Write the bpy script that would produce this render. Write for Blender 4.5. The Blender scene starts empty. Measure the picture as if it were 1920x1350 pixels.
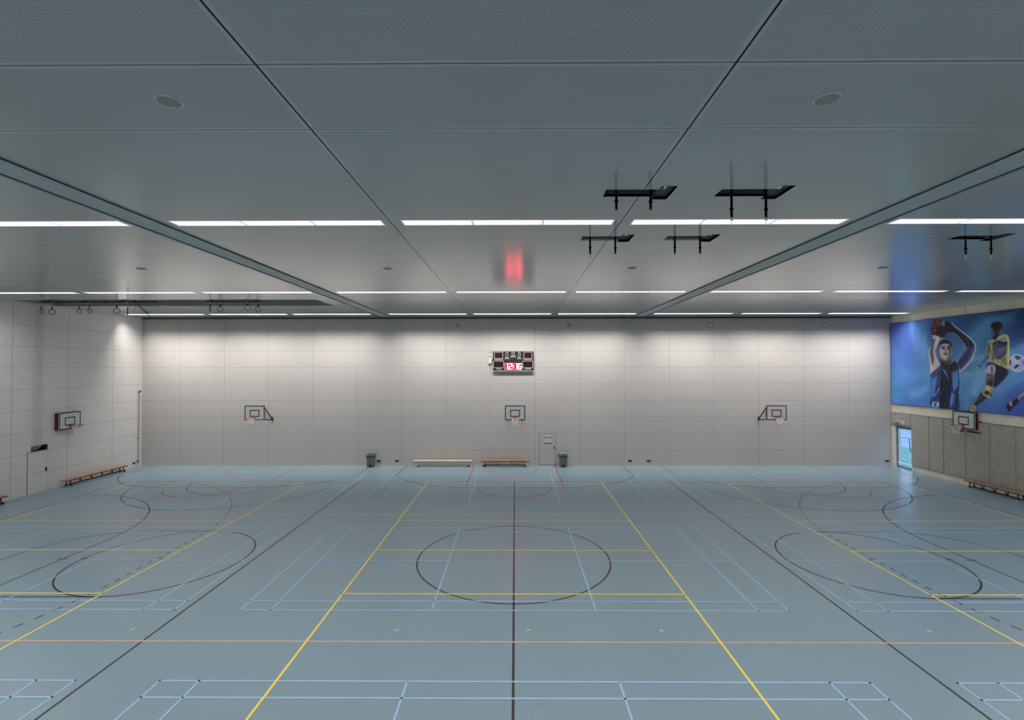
import bpy, bmesh, math, random
import numpy as np
from mathutils import Vector, Matrix
random.seed(3)
PI = math.pi
sc = bpy.context.scene
C = sc.collection

# ------------------------------------------------------------------ room measures (metres)
XL, XR, YB, YN, ZC = -22.70, 22.68, 29.17, -1.6, 8.976
CX = -0.04                      # centre line of the middle court

# ------------------------------------------------------------------ materials
def lin(c):
    return tuple(((v/255)/12.92 if v/255 <= 0.04045 else (((v/255)+0.055)/1.055)**2.4) for v in c)

def mat(name, col, rough=0.6, metal=0.0, spec=0.4, emit=None, estr=0.0, srgb=True, noise=0.0, nscale=20.0):
    m = bpy.data.materials.new(name); m.use_nodes = True
    nt = m.node_tree; b = nt.nodes['Principled BSDF']
    c = lin(col) if srgb else col
    b.inputs['Base Color'].default_value = (*c, 1)
    b.inputs['Roughness'].default_value = rough
    b.inputs['Metallic'].default_value = metal
    b.inputs['Specular IOR Level'].default_value = spec
    if emit is not None:
        b.inputs['Emission Color'].default_value = (*emit, 1)
        b.inputs['Emission Strength'].default_value = estr
    if noise > 0:
        n = nt.nodes.new('ShaderNodeTexNoise'); n.inputs['Scale'].default_value = nscale
        n.inputs['Detail'].default_value = 4
        tc = nt.nodes.new('ShaderNodeTexCoord'); nt.links.new(tc.outputs['Object'], n.inputs['Vector'])
        mr = nt.nodes.new('ShaderNodeMapRange'); nt.links.new(n.outputs['Fac'], mr.inputs['Value'])
        mr.inputs['From Min'].default_value = 0.3; mr.inputs['From Max'].default_value = 0.7
        mr.inputs['To Min'].default_value = 1-noise; mr.inputs['To Max'].default_value = 1+noise
        mx = nt.nodes.new('ShaderNodeVectorMath'); mx.operation = 'SCALE'
        mx.inputs[0].default_value = c; nt.links.new(mr.outputs['Result'], mx.inputs['Scale'])
        nt.links.new(mx.outputs['Vector'], b.inputs['Base Color'])
    return m

class NB:
    """small node builder"""
    def __init__(s, m): s.nt = m.node_tree; s.n = s.nt.nodes; s.l = s.nt.links
    def val(s, x, inp):
        if isinstance(x, (int, float)): inp.default_value = x
        else: s.l.new(x, inp)
    def math(s, op, a, b=None, c=None):
        nd = s.n.new('ShaderNodeMath'); nd.operation = op
        s.val(a, nd.inputs[0])
        if b is not None: s.val(b, nd.inputs[1])
        if c is not None: s.val(c, nd.inputs[2])
        return nd.outputs[0]
    def pos(s):
        g = s.n.new('ShaderNodeNewGeometry'); sp = s.n.new('ShaderNodeSeparateXYZ')
        s.l.new(g.outputs['Position'], sp.inputs[0]); return g.outputs['Position'], sp.outputs
    def line(s, coord, off, per, w):
        """1 on a joint line of width w, repeated every per"""
        a = s.math('DIVIDE', s.math('SUBTRACT', coord, off), per)
        a = s.math('ABSOLUTE', s.math('SUBTRACT', s.math('FRACT', s.math('ADD', a, 0.5)), 0.5))
        return s.math('LESS_THAN', a, w/2/per)
    def single(s, coord, at, w):
        return s.math('LESS_THAN', s.math('ABSOLUTE', s.math('SUBTRACT', coord, at)), w/2)
    def mix(s, f, a, b):
        nd = s.n.new('ShaderNodeMix'); nd.data_type = 'RGBA'
        s.val(f, nd.inputs[0])
        for x, i in ((a, 6), (b, 7)):
            if isinstance(x, tuple): nd.inputs[i].default_value = (*x, 1)
            else: s.l.new(x, nd.inputs[i])
        return nd.outputs[2]
    def scale(s, vec, k):
        nd = s.n.new('ShaderNodeVectorMath'); nd.operation = 'SCALE'
        s.l.new(vec, nd.inputs[0]); s.val(k, nd.inputs['Scale']); return nd.outputs['Vector']
    def noise(s, vec, scl, detail=3, stretch=None):
        if stretch:
            mp = s.n.new('ShaderNodeMapping'); mp.inputs['Scale'].default_value = stretch
            s.l.new(vec, mp.inputs['Vector']); vec = mp.outputs['Vector']
        n = s.n.new('ShaderNodeTexNoise'); n.inputs['Scale'].default_value = scl; n.inputs['Detail'].default_value = detail
        s.l.new(vec, n.inputs['Vector']); return n.outputs['Fac']
    def rng(s, v, a, b, c, d):
        nd = s.n.new('ShaderNodeMapRange'); s.val(v, nd.inputs[0])
        for i, x in enumerate((a, b, c, d)): nd.inputs[i+1].default_value = x
        return nd.outputs[0]

def wall_mat(name, col, axis, off, per):
    m = mat(name, col, 0.55, spec=0.25, srgb=False); b = NB(m); P, s = b.pos()
    h = b.line(s[2], -0.08, 1.0, 0.015); v = b.line(s[axis], off, per, 0.022)
    hl = b.line(s[axis], off+0.028, per, 0.022)  # painted highlight: pale line beside each vertical joint
    j = b.math('MAXIMUM', h, v)
    st = (1, 1, 9)
    n = b.noise(P, 1.1, 4, st); n2 = b.noise(P, 0.35, 2)
    base = b.scale(b.mix(0.0, col, col), b.math('MULTIPLY', b.rng(n, .3, .7, .975, 1.025), b.rng(n2, .3, .7, .97, 1.03)))
    c1 = b.mix(b.math('MULTIPLY', hl, 0.15), base, (0.85, 0.84, 0.82))
    c2 = b.mix(b.math('MULTIPLY', j, 0.55), c1, (0.08, 0.085, 0.09))
    b.l.new(c2, m.node_tree.nodes['Principled BSDF'].inputs['Base Color'])
    return m

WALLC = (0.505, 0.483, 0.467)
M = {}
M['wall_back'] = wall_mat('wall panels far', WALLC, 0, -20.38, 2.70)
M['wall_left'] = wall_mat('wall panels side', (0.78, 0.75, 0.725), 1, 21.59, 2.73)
M['plain_wall'] = mat('painted wall', (0.42, 0.42, 0.41), 0.7, srgb=False)

def concrete_mat():
    m = mat('pale concrete', (0.5, 0.5, 0.5), 0.75, spec=0.2); b = NB(m); P, s = b.pos()
    n = b.noise(P, 2.2, 6); n2 = b.noise(P, 14, 3)
    k = b.math('MULTIPLY', b.rng(n, .3, .7, .93, 1.07), b.rng(n2, .3, .7, .97, 1.03))
    base = b.scale(b.mix(0.0, (0.86, 0.79, 0.65), (1, 1, 1)), k)
    j = b.math('MULTIPLY', b.line(s[1], 24.36, 6.0, 0.03), b.math('GREATER_THAN', s[2], 8.5))
    c = b.mix(b.math('MULTIPLY', j, 0.5), base, (0.15, 0.14, 0.12))
    b.l.new(c, m.node_tree.nodes['Principled BSDF'].inputs['Base Color']); return m
M['concrete'] = concrete_mat()

def ceiling_mat():
    m = mat('perforated metal ceiling', (0.3, 0.3, 0.3), 0.2, spec=0.5); b = NB(m); P, s = b.pos()
    per = 0.0205
    def cell(c): return b.math('SUBTRACT', b.math('FRACT', b.math('DIVIDE', c, per)), 0.5)
    dx, dy = cell(s[0]), cell(s[1])
    r2 = b.math('ADD', b.math('MULTIPLY', dx, dx), b.math('MULTIPLY', dy, dy))
    dot = b.math('LESS_THAN', r2, 0.075)
    # plain margins beside every joint
    trans = lambda w: b.line(s[1], 4.785, 1.3275, w)
    mg = trans(0.10)
    for x in (-12.85, -2.61, 2.22, 12.65): mg = b.math('MAXIMUM', mg, b.single(s[0], x, 0.12))
    mg = b.math('MAXIMUM', mg, b.math('GREATER_THAN', s[1], 20.8))
    dot = b.math('MULTIPLY', dot, b.math('SUBTRACT', 1.0, mg))
    near = b.rng(s[1], 6.0, 11.0, 1.0, 0.0)             # far panels: perforation averages out
    f_dot = b.math('MULTIPLY', dot, near)
    f_avg = b.math('MULTIPLY', b.math('SUBTRACT', 1.0, b.math('GREATER_THAN', s[1], 20.8)), b.math('MULTIPLY', b.math('SUBTRACT', 1.0, near), 0.235))
    fac = b.math('MULTIPLY', b.math('ADD', f_dot, f_avg), 0.80)
    n = b.noise(P, 0.3, 3)
    base = b.scale(b.mix(0.0, (0.425, 0.45, 0.445), (1, 1, 1)), b.rng(n, .3, .7, .97, 1.03))
    c = b.mix(fac, base, (0.05, 0.06, 0.06))
    w1 = b.math('MULTIPLY', b.rng(s[1], 5.0, 9.0, 0.85, 0.60), trans(0.015))
    c = b.mix(w1, c, (0.01, 0.012, 0.013))
    deep = b.math('MAXIMUM', b.single(s[0], -2.61, 0.022), b.single(s[0], 2.22, 0.022))
    faint = b.math('MAXIMUM', b.single(s[0], -12.85, 0.014), b.single(s[0], 12.65, 0.014))
    c = b.mix(deep, c, (0.008, 0.01, 0.01)); c = b.mix(b.math('MULTIPLY', faint, 0.35), c, (0.05, 0.06, 0.06))
    bs = m.node_tree.nodes['Principled BSDF']
    b.l.new(c, bs.inputs['Base Color'])
    jn = b.math('MAXIMUM', trans(0.015), b.math('MAXIMUM', deep, faint))
    b.l.new(b.math('MULTIPLY', b.math('SUBTRACT', 1.0, b.math('MULTIPLY', jn, 0.9)), 0.5), bs.inputs['Specular IOR Level'])
    bs.inputs['Roughness'].default_value = 0.165
    bs.inputs['IOR'].default_value = 1.75
    return m
M['ceiling'] = ceiling_mat()
M['recess'] = mat('dark ceiling recess', (0.075, 0.08, 0.085), 0.7, srgb=False)
M['slot'] = mat('grey ceiling slot', (0.27, 0.295, 0.30), 0.7, srgb=False)

def floor_mat():
    m = mat('blue sports floor', (0.3, 0.3, 0.3), 0.3, spec=0.5); b = NB(m); P, s = b.pos()
    n = b.noise(P, 0.25, 3); n2 = b.noise(P, 6, 4, (1, 6, 1)); n3 = b.noise(P, 30, 2)
    k = b.math('MULTIPLY', b.rng(n, .3, .7, .97, 1.03), b.rng(n2, .3, .7, .985, 1.015))
    k = b.math('MULTIPLY', k, b.rng(n3, .3, .7, .99, 1.01))
    c = b.scale(b.mix(0.0, (0.222, 0.322, 0.385), (1, 1, 1)), k)
    # faint scuffs
    w = b.n.new('ShaderNodeTexVoronoi'); w.feature = 'DISTANCE_TO_EDGE'; w.inputs['Scale'].default_value = 0.55
    nz = b.n.new('ShaderNodeTexNoise'); nz.inputs['Scale'].default_value = 1.2; b.l.new(P, nz.inputs['Vector'])
    ad = b.n.new('ShaderNodeVectorMath'); ad.operation = 'MULTIPLY_ADD'; b.l.new(nz.outputs['Color'], ad.inputs[0])
    ad.inputs[1].default_value = (2.5, 2.5, 0); b.l.new(P, ad.inputs[2]); b.l.new(ad.outputs[0], w.inputs['Vector'])
    sc_ = b.math('MULTIPLY', b.math('LESS_THAN', w.outputs['Distance'], 0.004), b.math('GREATER_THAN', b.noise(P, 1.7, 2), 0.58))
    c = b.mix(b.math('MULTIPLY', b.math('MULTIPLY', sc_, b.rng(s[1], 9.0, 14.0, 1.0, 0.0)), 0.12), c, (0.5, 0.6, 0.65))
    b.l.new(c, m.node_tree.nodes['Principled BSDF'].inputs['Base Color'])
    m.node_tree.nodes['Principled BSDF'].inputs['Roughness'].default_value = 0.29
    return m
M['floor'] = floor_mat()
def paint(name, c, r=0.4): return mat(name, c, r, spec=0.35, srgb=False)
M['yellow'] = paint('yellow line paint', (0.97, 0.75, 0.12))
M['black'] = paint('black line paint', (0.045, 0.035, 0.035))
M['blue'] = paint('light blue line paint', (0.36, 0.57, 0.80))
M['orange'] = paint('orange line paint', (0.66, 0.42, 0.27))
M['red'] = paint('red line paint', (0.42, 0.035, 0.06))
M['dotgreen'] = paint('pale green floor mark', (0.45, 0.58, 0.25))

M['white_metal'] = mat('white metal', (0.7, 0.7, 0.68), 0.4, srgb=False)
M['black_p'] = mat('black plastic', (0.012, 0.012, 0.013), 0.5, srgb=False)
M['strap'] = mat('black webbing', (0.004, 0.004, 0.005), 0.9, spec=0.1, srgb=False)
M['steel'] = mat('worn steel', (0.42, 0.42, 0.42), 0.35, 0.9, srgb=False)
M['chrome'] = mat('bright steel', (0.75, 0.75, 0.75), 0.25, 1.0, srgb=False)
M['dark_steel'] = mat('dark bronze steel', (0.035, 0.027, 0.026), 0.45, 0.3, srgb=False)
M['dark_red'] = mat('dark red steel', (0.075, 0.004, 0.008), 0.45, srgb=False)
M['orange_red'] = mat('orange red steel', (0.62, 0.065, 0.03), 0.4, srgb=False)
M['board'] = mat('white backboard', (0.66, 0.67, 0.665), 0.4, srgb=False, noise=0.02, nscale=3)
M['net'] = mat('white net cord', (0.8, 0.8, 0.77), 0.8, srgb=False)
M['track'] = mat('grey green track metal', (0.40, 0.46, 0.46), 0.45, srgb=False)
M['track_dark'] = mat('shadowed track metal', (0.10, 0.13, 0.135), 0.6, srgb=False)  # darker copy of the track metal, shade put into the colour
M['felt'] = mat('grey brown acoustic felt', (0.44, 0.415, 0.365), 0.95, spec=0.1, srgb=False, noise=0.12, nscale=7)
M['rail'] = mat('panel rail', (0.42, 0.42, 0.40), 0.5, srgb=False)
M['bin_body'] = mat('grey bin plastic', (0.19, 0.20, 0.215), 0.5, srgb=False)
M['bin_lid'] = mat('dark teal lid plastic', (0.02, 0.06, 0.07), 0.4, srgb=False)
M['paper'] = mat('pale notice paper', (0.48, 0.54, 0.63), 0.6, srgb=False, noise=0.15, nscale=25)
M['glass'] = None

def wood_mat(name, a, b_):
    m = mat(name, a, 0.45, srgb=False); nb = NB(m)
    tc = nb.n.new('ShaderNodeTexCoord')
    f = nb.noise(tc.outputs['Object'], 4, 5, (0.6, 14, 14))
    nb.l.new(nb.mix(nb.rng(f, .35, .65, 0, 1), a, b_), m.node_tree.nodes['Principled BSDF'].inputs['Base Color'])
    return m
M['beech'] = wood_mat('pale varnished wood', (0.74, 0.62, 0.46), (0.86, 0.76, 0.62))
M['teak'] = wood_mat('orange brown wood', (0.39, 0.16, 0.065), (0.52, 0.235, 0.10))
M['oak'] = wood_mat('worn brown wood', (0.36, 0.19, 0.09), (0.50, 0.29, 0.15))
M['bench_red'] = mat('red brown steel', (0.085, 0.022, 0.016), 0.5, srgb=False)
M['cream_rubber'] = mat('cream rubber', (0.6, 0.55, 0.38), 0.6, srgb=False)

g = bpy.data.materials.new('door glass'); g.use_nodes = True
nt = g.node_tree; nt.nodes.remove(nt.nodes['Principled BSDF'])
tr = nt.nodes.new('ShaderNodeBsdfTransparent'); tr.inputs[0].default_value = (0.86, 0.93, 0.95, 1)
gl = nt.nodes.new('ShaderNodeBsdfGlossy'); gl.inputs['Roughness'].default_value = 0.02
mx = nt.nodes.new('ShaderNodeMixShader'); mx.inputs[0].default_value = 0.07
nt.links.new(tr.outputs[0], mx.inputs[1]); nt.links.new(gl.outputs[0], mx.inputs[2])
nt.links.new(mx.outputs[0], nt.nodes['Material Output'].inputs[0]); M['glass'] = g

# ------------------------------------------------------------------ object helpers
def obj(name, bm_or_me, m=None, parent=None, smooth=False, bevel=0.0, loc=None):
    if isinstance(bm_or_me, bmesh.types.BMesh):
        me = bpy.data.meshes.new(name); bm_or_me.normal_update(); bm_or_me.to_mesh(me); bm_or_me.free()
    else: me = bm_or_me
    if m is not None:
        me.materials.clear(); me.materials.append(M[m] if isinstance(m, str) else m)
    o = bpy.data.objects.new(name, me); C.objects.link(o)
    if parent is not None: o.parent = parent
    if loc is not None: o.location = loc
    if smooth:
        me.polygons.foreach_set('use_smooth', [True]*len(me.polygons))
    if bevel > 0:
        bv = o.modifiers.new('bevel', 'BEVEL'); bv.width = bevel; bv.segments = 2; bv.limit_method = 'ANGLE'
    return o

def tag(o, label=None, cat=None, group=None, kind=None):
    for k, v in (('label', label), ('category', cat), ('group', group), ('kind', kind)):
        if v: o[k] = v
    return o

def thing(name, label, cat, loc=(0, 0, 0), rz=0.0, group=None):
    o = bpy.data.objects.new(name, None); C.objects.link(o)
    o.location = loc; o.rotation_euler = (0, 0, rz); o.empty_display_size = 0.2
    return tag(o, label, cat, group)

def dup(root, loc=None, rz=None, label=None):
    r = root.copy(); C.objects.link(r)
    if loc is not None: r.location = loc
    if rz is not None: r.rotation_euler = (0, 0, rz)
    if label: r['label'] = label
    for ch in list(root.children):
        c = ch.copy(); C.objects.link(c); c.parent = r
        for gch in list(ch.children):
            d = gch.copy(); C.objects.link(d); d.parent = c
    return r

def B(): return bmesh.new()
def box(bm, x0, x1, y0, y1, z0, z1):
    v = [bm.verts.new(p) for p in ((x0,y0,z0),(x1,y0,z0),(x1,y1,z0),(x0,y1,z0),(x0,y0,z1),(x1,y0,z1),(x1,y1,z1),(x0,y1,z1))]
    for f in ((0,3,2,1),(4,5,6,7),(0,1,5,4),(1,2,6,5),(2,3,7,6),(3,0,4,7)): bm.faces.new([v[i] for i in f])
    return bm
def bxo(x0, x1, y0, y1, z0, z1): return box(B(), x0, x1, y0, y1, z0, z1)

def bar(bm, p, q, w, h, up=(0, 0, 1)):
    """rectangular bar from p to q"""
    p, q = Vector(p), Vector(q); d = (q-p).normalized(); u = Vector(up)
    if abs(d.dot(u)) > 0.98: u = Vector((0, 1, 0))
    s = d.cross(u).normalized(); t = s.cross(d).normalized()
    vs = []
    for c in (p, q):
        for a, b_ in ((-1,-1),(1,-1),(1,1),(-1,1)): vs.append(bm.verts.new(c + s*a*w/2 + t*b_*h/2))
    for f in ((0,3,2,1),(4,5,6,7),(0,1,5,4),(1,2,6,5),(2,3,7,6),(3,0,4,7)): bm.faces.new([vs[i] for i in f])
    return bm

def tube(bm, pts, r, n=8, closed=False, caps=True):
    pts = [Vector(p) for p in pts]; N = len(pts); rings = []
    prev = None
    for i, p in enumerate(pts):
        if closed: d = (pts[(i+1) % N]-pts[i-1]).normalized()
        else: d = (pts[min(i+1, N-1)]-pts[max(i-1, 0)]).normalized()
        if prev is None:
            u = Vector((0, 0, 1)) if abs(d.z) < 0.9 else Vector((1, 0, 0))
            a = d.cross(u).normalized()
        else: a = (prev - d*prev.dot(d)).normalized()
        prev = a; b_ = d.cross(a)
        rr = r[i] if isinstance(r, (list, tuple)) else r
        rings.append([bm.verts.new(p + (a*math.cos(2*PI*k/n)+b_*math.sin(2*PI*k/n))*rr) for k in range(n)])
    for i in range(N if closed else N-1):
        A, Bq = rings[i], rings[(i+1) % N]
        for k in range(n): bm.faces.new((A[k], A[(k+1) % n], Bq[(k+1) % n], Bq[k]))
    if caps and not closed:
        bm.faces.new(list(reversed(rings[0]))); bm.faces.new(rings[-1])
    return bm

def lathe(bm, prof, n=32, c=(0, 0, 0)):
    rings = [[bm.verts.new((c[0]+r*math.cos(2*PI*k/n), c[1]+r*math.sin(2*PI*k/n), c[2]+z)) for k in range(n)] for r, z in prof]
    for A, Bq in zip(rings, rings[1:]):
        for k in range(n): bm.faces.new((A[k], A[(k+1) % n], Bq[(k+1) % n], Bq[k]))
    bm.faces.new(list(reversed(rings[0]))); bm.faces.new(rings[-1])
    return bm

def holed(bm, u0, u1, v0, v1, holes, place, flip=False):
    """a flat sheet with rectangular holes, place(u, v) -> 3D point"""
    us = sorted({u0, u1, *[h[i] for h in holes for i in (0, 1)]}); vs = sorted({v0, v1, *[h[i] for h in holes for i in (2, 3)]})
    us = [u for u in us if u0 <= u <= u1]; vs = [v for v in vs if v0 <= v <= v1]
    g_ = {}
    def V(u, v):
        if (u, v) not in g_: g_[(u, v)] = bm.verts.new(place(u, v))
        return g_[(u, v)]
    for a, b_ in zip(us, us[1:]):
        for c, d in zip(vs, vs[1:]):
            um, vm = (a+b_)/2, (c+d)/2
            if any(h[0] < um < h[1] and h[2] < vm < h[3] for h in holes): continue
            f = [V(a, c), V(b_, c), V(b_, d), V(a, d)]
            bm.faces.new(list(reversed(f)) if flip else f)
    return bm

def text_mesh(s, size, m, parent, name, place, align='CENTER', bold=0.0):
    cu = bpy.data.curves.new(name, 'FONT'); cu.body = s; cu.size = size; cu.align_x = align; cu.align_y = 'CENTER'
    cu.offset = bold
    t = bpy.data.objects.new('tmp_text', cu); C.objects.link(t)
    dg = bpy.context.evaluated_depsgraph_get(); me = bpy.data.meshes.new_from_object(t.evaluated_get(dg))
    bpy.data.objects.remove(t); bpy.data.curves.remove(cu)
    me.transform(place); me.materials.clear()
    return obj(name, me, m, parent)

# ------------------------------------------------------------------ shell
fl = obj('floor', holed(B(), XL-0.0, XR+0.30, YN, YB, [(XR, XR+0.30, YN, 27.74), (XR, XR+0.30, 28.90, YB)], lambda u, v: (u, v, 0)), 'floor')
tag(fl, kind='structure')

HO = [(1.57, 8.22), (3.55, 8.22), (1.58, 11.19), (3.56, 11.19), (10.31, 11.18)]     # hoist openings (near-left corner)
SLOT = (-22.70, -8.95, 21.50, 23.68)
ch = [SLOT]
for x, y in HO: ch += [(x, x+0.90, y, y+0.355), (x+0.90, x+1.18, y-0.15, y+0.50)]
ROWX = (-22.31, -17.50, -12.70, -7.22, -2.37, 2.46, 7.93, 12.92, 17.87)
LL = 4.44
ROWS = ((9.92, 10.27), (19.29, 19.64), (27.22, 27.60), (0.55, 0.90))
for y0, y1 in ROWS:
    for x in ROWX: ch.append((x, x+LL, y0, y1))
ce = obj('ceiling', holed(B(), XL, XR, YN, YB, ch, lambda u, v: (u, v, ZC), flip=True), 'ceiling'); tag(ce, kind='structure')
bm = B(); z1 = ZC+0.22
for x, y in HO:
    P = [(x, y), (x+0.90, y), (x+0.90, y-0.15), (x+1.18, y-0.15), (x+1.18, y+0.50), (x+0.90, y+0.50), (x+0.90, y+0.355), (x, y+0.355)]
    lo = [bm.verts.new((a, b_, ZC)) for a, b_ in P]; hi = [bm.verts.new((a, b_, z1)) for a, b_ in P]
    for i in range(8): j = (i+1) % 8; bm.faces.new((lo[i], lo[j], hi[j], hi[i]))
    bm.faces.new(list(reversed(hi)))
obj('hoist_recess', bm, 'recess', ce)
bm = B(); x0, x1, y0, y1 = SLOT
x0 += 0.012; lo = [bm.verts.new(p) for p in ((x0,y0,ZC),(x1,y0,ZC),(x1,y1,ZC),(x0,y1,ZC))]; hi = [bm.verts.new(p) for p in ((x0,y0,ZC+.25),(x1,y0,ZC+.25),(x1,y1,ZC+.25),(x0,y1,ZC+.25))]
for i in range(4): j = (i+1) % 4; bm.faces.new((lo[i], lo[j], hi[j], hi[i]))
bm.faces.new(list(reversed(hi)))
obj('slot_recess', bm, 'slot', ce)
bm = B()
for y0, y1 in ROWS:
    for x in ROWX: box(bm, x, x+LL, y0, y1, ZC+0.06, ZC+0.08)
obj('light_recess', bm, 'white_metal', ce)

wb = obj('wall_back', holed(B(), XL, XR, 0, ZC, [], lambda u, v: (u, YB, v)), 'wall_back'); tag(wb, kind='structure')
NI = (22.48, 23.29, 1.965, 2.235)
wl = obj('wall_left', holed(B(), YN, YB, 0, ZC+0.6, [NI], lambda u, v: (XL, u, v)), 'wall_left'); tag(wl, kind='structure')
bm = B(); y0, y1, z0, z1 = NI
a = [bm.verts.new((XL, *p)) for p in ((y0,z0),(y1,z0),(y1,z1),(y0,z1))]; c = [bm.verts.new((XL-.30, *p)) for p in ((y0,z0),(y1,z0),(y1,z1),(y0,z1))]
for i in range(4): j = (i+1) % 4; bm.faces.new((a[i], a[j], c[j], c[i]))
bm.faces.new(c)
obj('rope_niche', bm, 'recess', wl)
DY0, DY1, DZ = 27.74, 28.90, 2.45
wr = obj('wall_right', holed(B(), YN, YB, 0, ZC+0.6, [(DY0, DY1, 0, DZ)], lambda u, v: (XR, u, v), flip=True), 'concrete'); tag(wr, kind='structure')
bm = B()
for (p, q) in (((DY0, 0), (DY0, DZ)), ((DY0, DZ), (DY1, DZ)), ((DY1, DZ), (DY1, 0))):
    bm.faces.new([bm.verts.new(t) for t in ((XR, *p), (XR, *q), (XR+.30, *q), (XR+.30, *p))])
obj('door_reveal', bm, 'concrete', wr)
wn = obj('wall_near', holed(B(), XL, XR, 0, ZC, [], lambda u, v: (u, YN, v), flip=True), 'plain_wall'); tag(wn, kind='structure')
t1 = obj('trim_1', box(bxo(XL, XR, YB-0.03, YB-0.002, ZC-0.075, ZC-0.045), XL, XR, YB-0.10, YB-0.002, ZC-0.045, ZC-0.001), mat('shadow gap trim', (0.10, 0.12, 0.125), 0.6, srgb=False)); tag(t1, kind='structure')  # dark colour stands for the shade in the ceiling gap
t1.data.materials.append(M['black_p']); t1.data.polygons[0].material_index = 0
bm = bxo(XL, XR, YB-0.006, YB-0.001, ZC-0.10, ZC-0.075)
t3 = obj('trim_2', bm, 'black_p'); tag(t3, kind='structure')

# ------------------------------------------------------------------ floor markings (painted, parts of the floor)
class Lines:
    def __init__(s, z): s.bm = B(); s.z = z
    def quad(s, P): s.bm.faces.new([s.bm.verts.new((x, y, s.z)) for x, y in P])
    def seg(s, x0, y0, x1, y1, w=0.05):
        d = Vector((x1-x0, y1-y0)).normalized()*w/2; n = Vector((-d.y, d.x))
        s.quad([(x0-n.x, y0-n.y), (x1-n.x, y1-n.y), (x1+n.x, y1+n.y), (x0+n.x, y0+n.y)])
    def path(s, P, w=0.05):
        P = [Vector(p) for p in P]; L_, R_ = [], []
        for i, p in enumerate(P):
            d = (P[min(i+1, len(P)-1)]-P[max(i-1, 0)]).normalized(); n = Vector((-d.y, d.x))*w/2
            L_.append(s.bm.verts.new((*(p+n), s.z))); R_.append(s.bm.verts.new((*(p-n), s.z)))
        for i in range(len(P)-1): s.bm.faces.new((R_[i], R_[i+1], L_[i+1], L_[i]))
    def arc(s, cx, cy, r, a0, a1, w=0.05, n=64):
        s.path([(cx+r*math.cos(math.radians(a0+(a1-a0)*i/n)), cy+r*math.sin(math.radians(a0+(a1-a0)*i/n))) for i in range(n+1)], w)
    def done(s, name, m):
        bmesh.ops.recalc_face_normals(s.bm, faces=s.bm.faces)
        for f in s.bm.faces:
            if f.normal.z < 0: f.normal_flip()
        return obj(name, s.bm, m, fl)

MID = (-15.28, CX+0.0, 15.25)
# black
k = Lines(0.0010)
k.seg(-20.05, 24.97, 20.0, 24.97)
k.seg(-20.05, 24.97, -20.05, 4.9); k.seg(20.0, 24.97, 20.0, 4.9)
for x in (-8.08, CX, 7.98): k.seg(x, 24.97, x, 2.0)
k.arc(CX-0.01, 15.1, 2.96, 0, 360, n=96)
for s_, c in ((-1, -15.20), (1, CX), (1, 15.28)):
    for q in (-1, 1):
        k.seg(c+q*6.5, YB, c+q*6.5, 26.45)
        k.path([(c+q*a_, b_) for a_, b_ in ((6.5, 26.45), (6.22, 25.95), (5.85, 25.45), (5.4, 24.98), (4.9, 24.56), (4.3, 24.23), (3.6, 24.0), (3.0, 23.87), (2.43, 23.83))])
for q in (-1, 1):                       # handball and korfball marks at both ends
    def X(v): return q*v if q < 0 else q*v-0.05
    G = 20.03; cy0, cy1 = 13.45, 16.45
    def pt(v, y): return (X(v), y)
    n = 48
    for r, dashed in ((6.0, False), (8.93, True)):
        P = [(G-r*math.sin(PI/2*i/n), cy1+r*math.cos(PI/2*i/n)) for i in range(n+1)]
        P += [(G-r, cy1-(cy1-cy0)*i/12) for i in range(1, 12)]
        P += [(G-r*math.cos(PI/2*i/n), cy0-r*math.sin(PI/2*i/n)) for i in range(n+1)]
        P = [p for p in P if p[1] < 24.97]
        if not dashed: k.path([pt(*p) for p in P])
        else:
            acc, on, cur = 0.0, True, [P[0]]
            res = []
            for a_, b_ in zip(P, P[1:]):
                va, vb = Vector(a_), Vector(b_); L = (vb-va).length; t = 0
                while t < L:
                    lim = 0.20 if on else 0.20
                    st = min(lim-acc, L-t); t += st; acc += st
                    p = va+(vb-va)*(t/L)
                    if on: cur.append((p.x, p.y))
                    if acc >= lim-1e-9:
                        if on: res.append(cur)
                        on = not on; acc = 0; cur = [(p.x, p.y)]
            for d in res:
                if len(d) > 1 and (Vector(d[0])-Vector(d[-1])).length > 0.02: k.seg(*pt(*d[0]), *pt(*d[-1]))
    cx = X(14.02)
    k.arc(cx, 24.97, 4.98, 180, 360, n=72); k.arc(cx, 24.97, 2.5, 180, 360, n=48)
    cx = X(10.90); cp = X(13.36)
    k.arc(cx, 14.97, 2.5, 0, 360, n=80)
    k.arc(cp, 14.97, 2.5, 90, 270, n=48) if q < 0 else k.arc(cp, 14.97, 2.5, -90, 90, n=48)
    for y in (12.47, 17.47): k.seg(cx, y, cp, y)
    k.seg(X(13.03), 14.35, X(13.03), 15.45)
    k.seg(X(14.22), 14.94, X(13.90), 14.94); k.seg(X(13.50), 14.97, X(13.30), 14.97); k.seg(X(11.02), 14.94, X(10.78), 14.94)
k.done('black_court_lines', 'black')
# red
r_ = Lines(0.0020)
for c in (-15.27, CX+0.01, 15.26):
    for q in (-1, 1): r_.seg(c+q*2.43, YB, c+q*2.43, 23.80)
    r_.seg(c-2.43, 23.83, c+2.43, 23.83, 0.05); r_.arc(c, 23.83, 1.80, 180, 360)
    r_.path([(c-1.28, 28.2), (c-1.28, 27.95)] + [(c+1.26*math.cos(math.radians(180+180*i/40)), 27.93+1.22*math.sin(math.radians(180+180*i/40))) for i in range(41)] + [(c+1.28, 27.95), (c+1.28, 28.2)])
r_.done('red_court_lines', 'red')
# orange
o_ = Lines(0.0030)
for y in (10.475, 19.40): o_.seg(XL+0.6, y, XR-0.6, y)
o_.done('orange_court_lines', 'orange')
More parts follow.
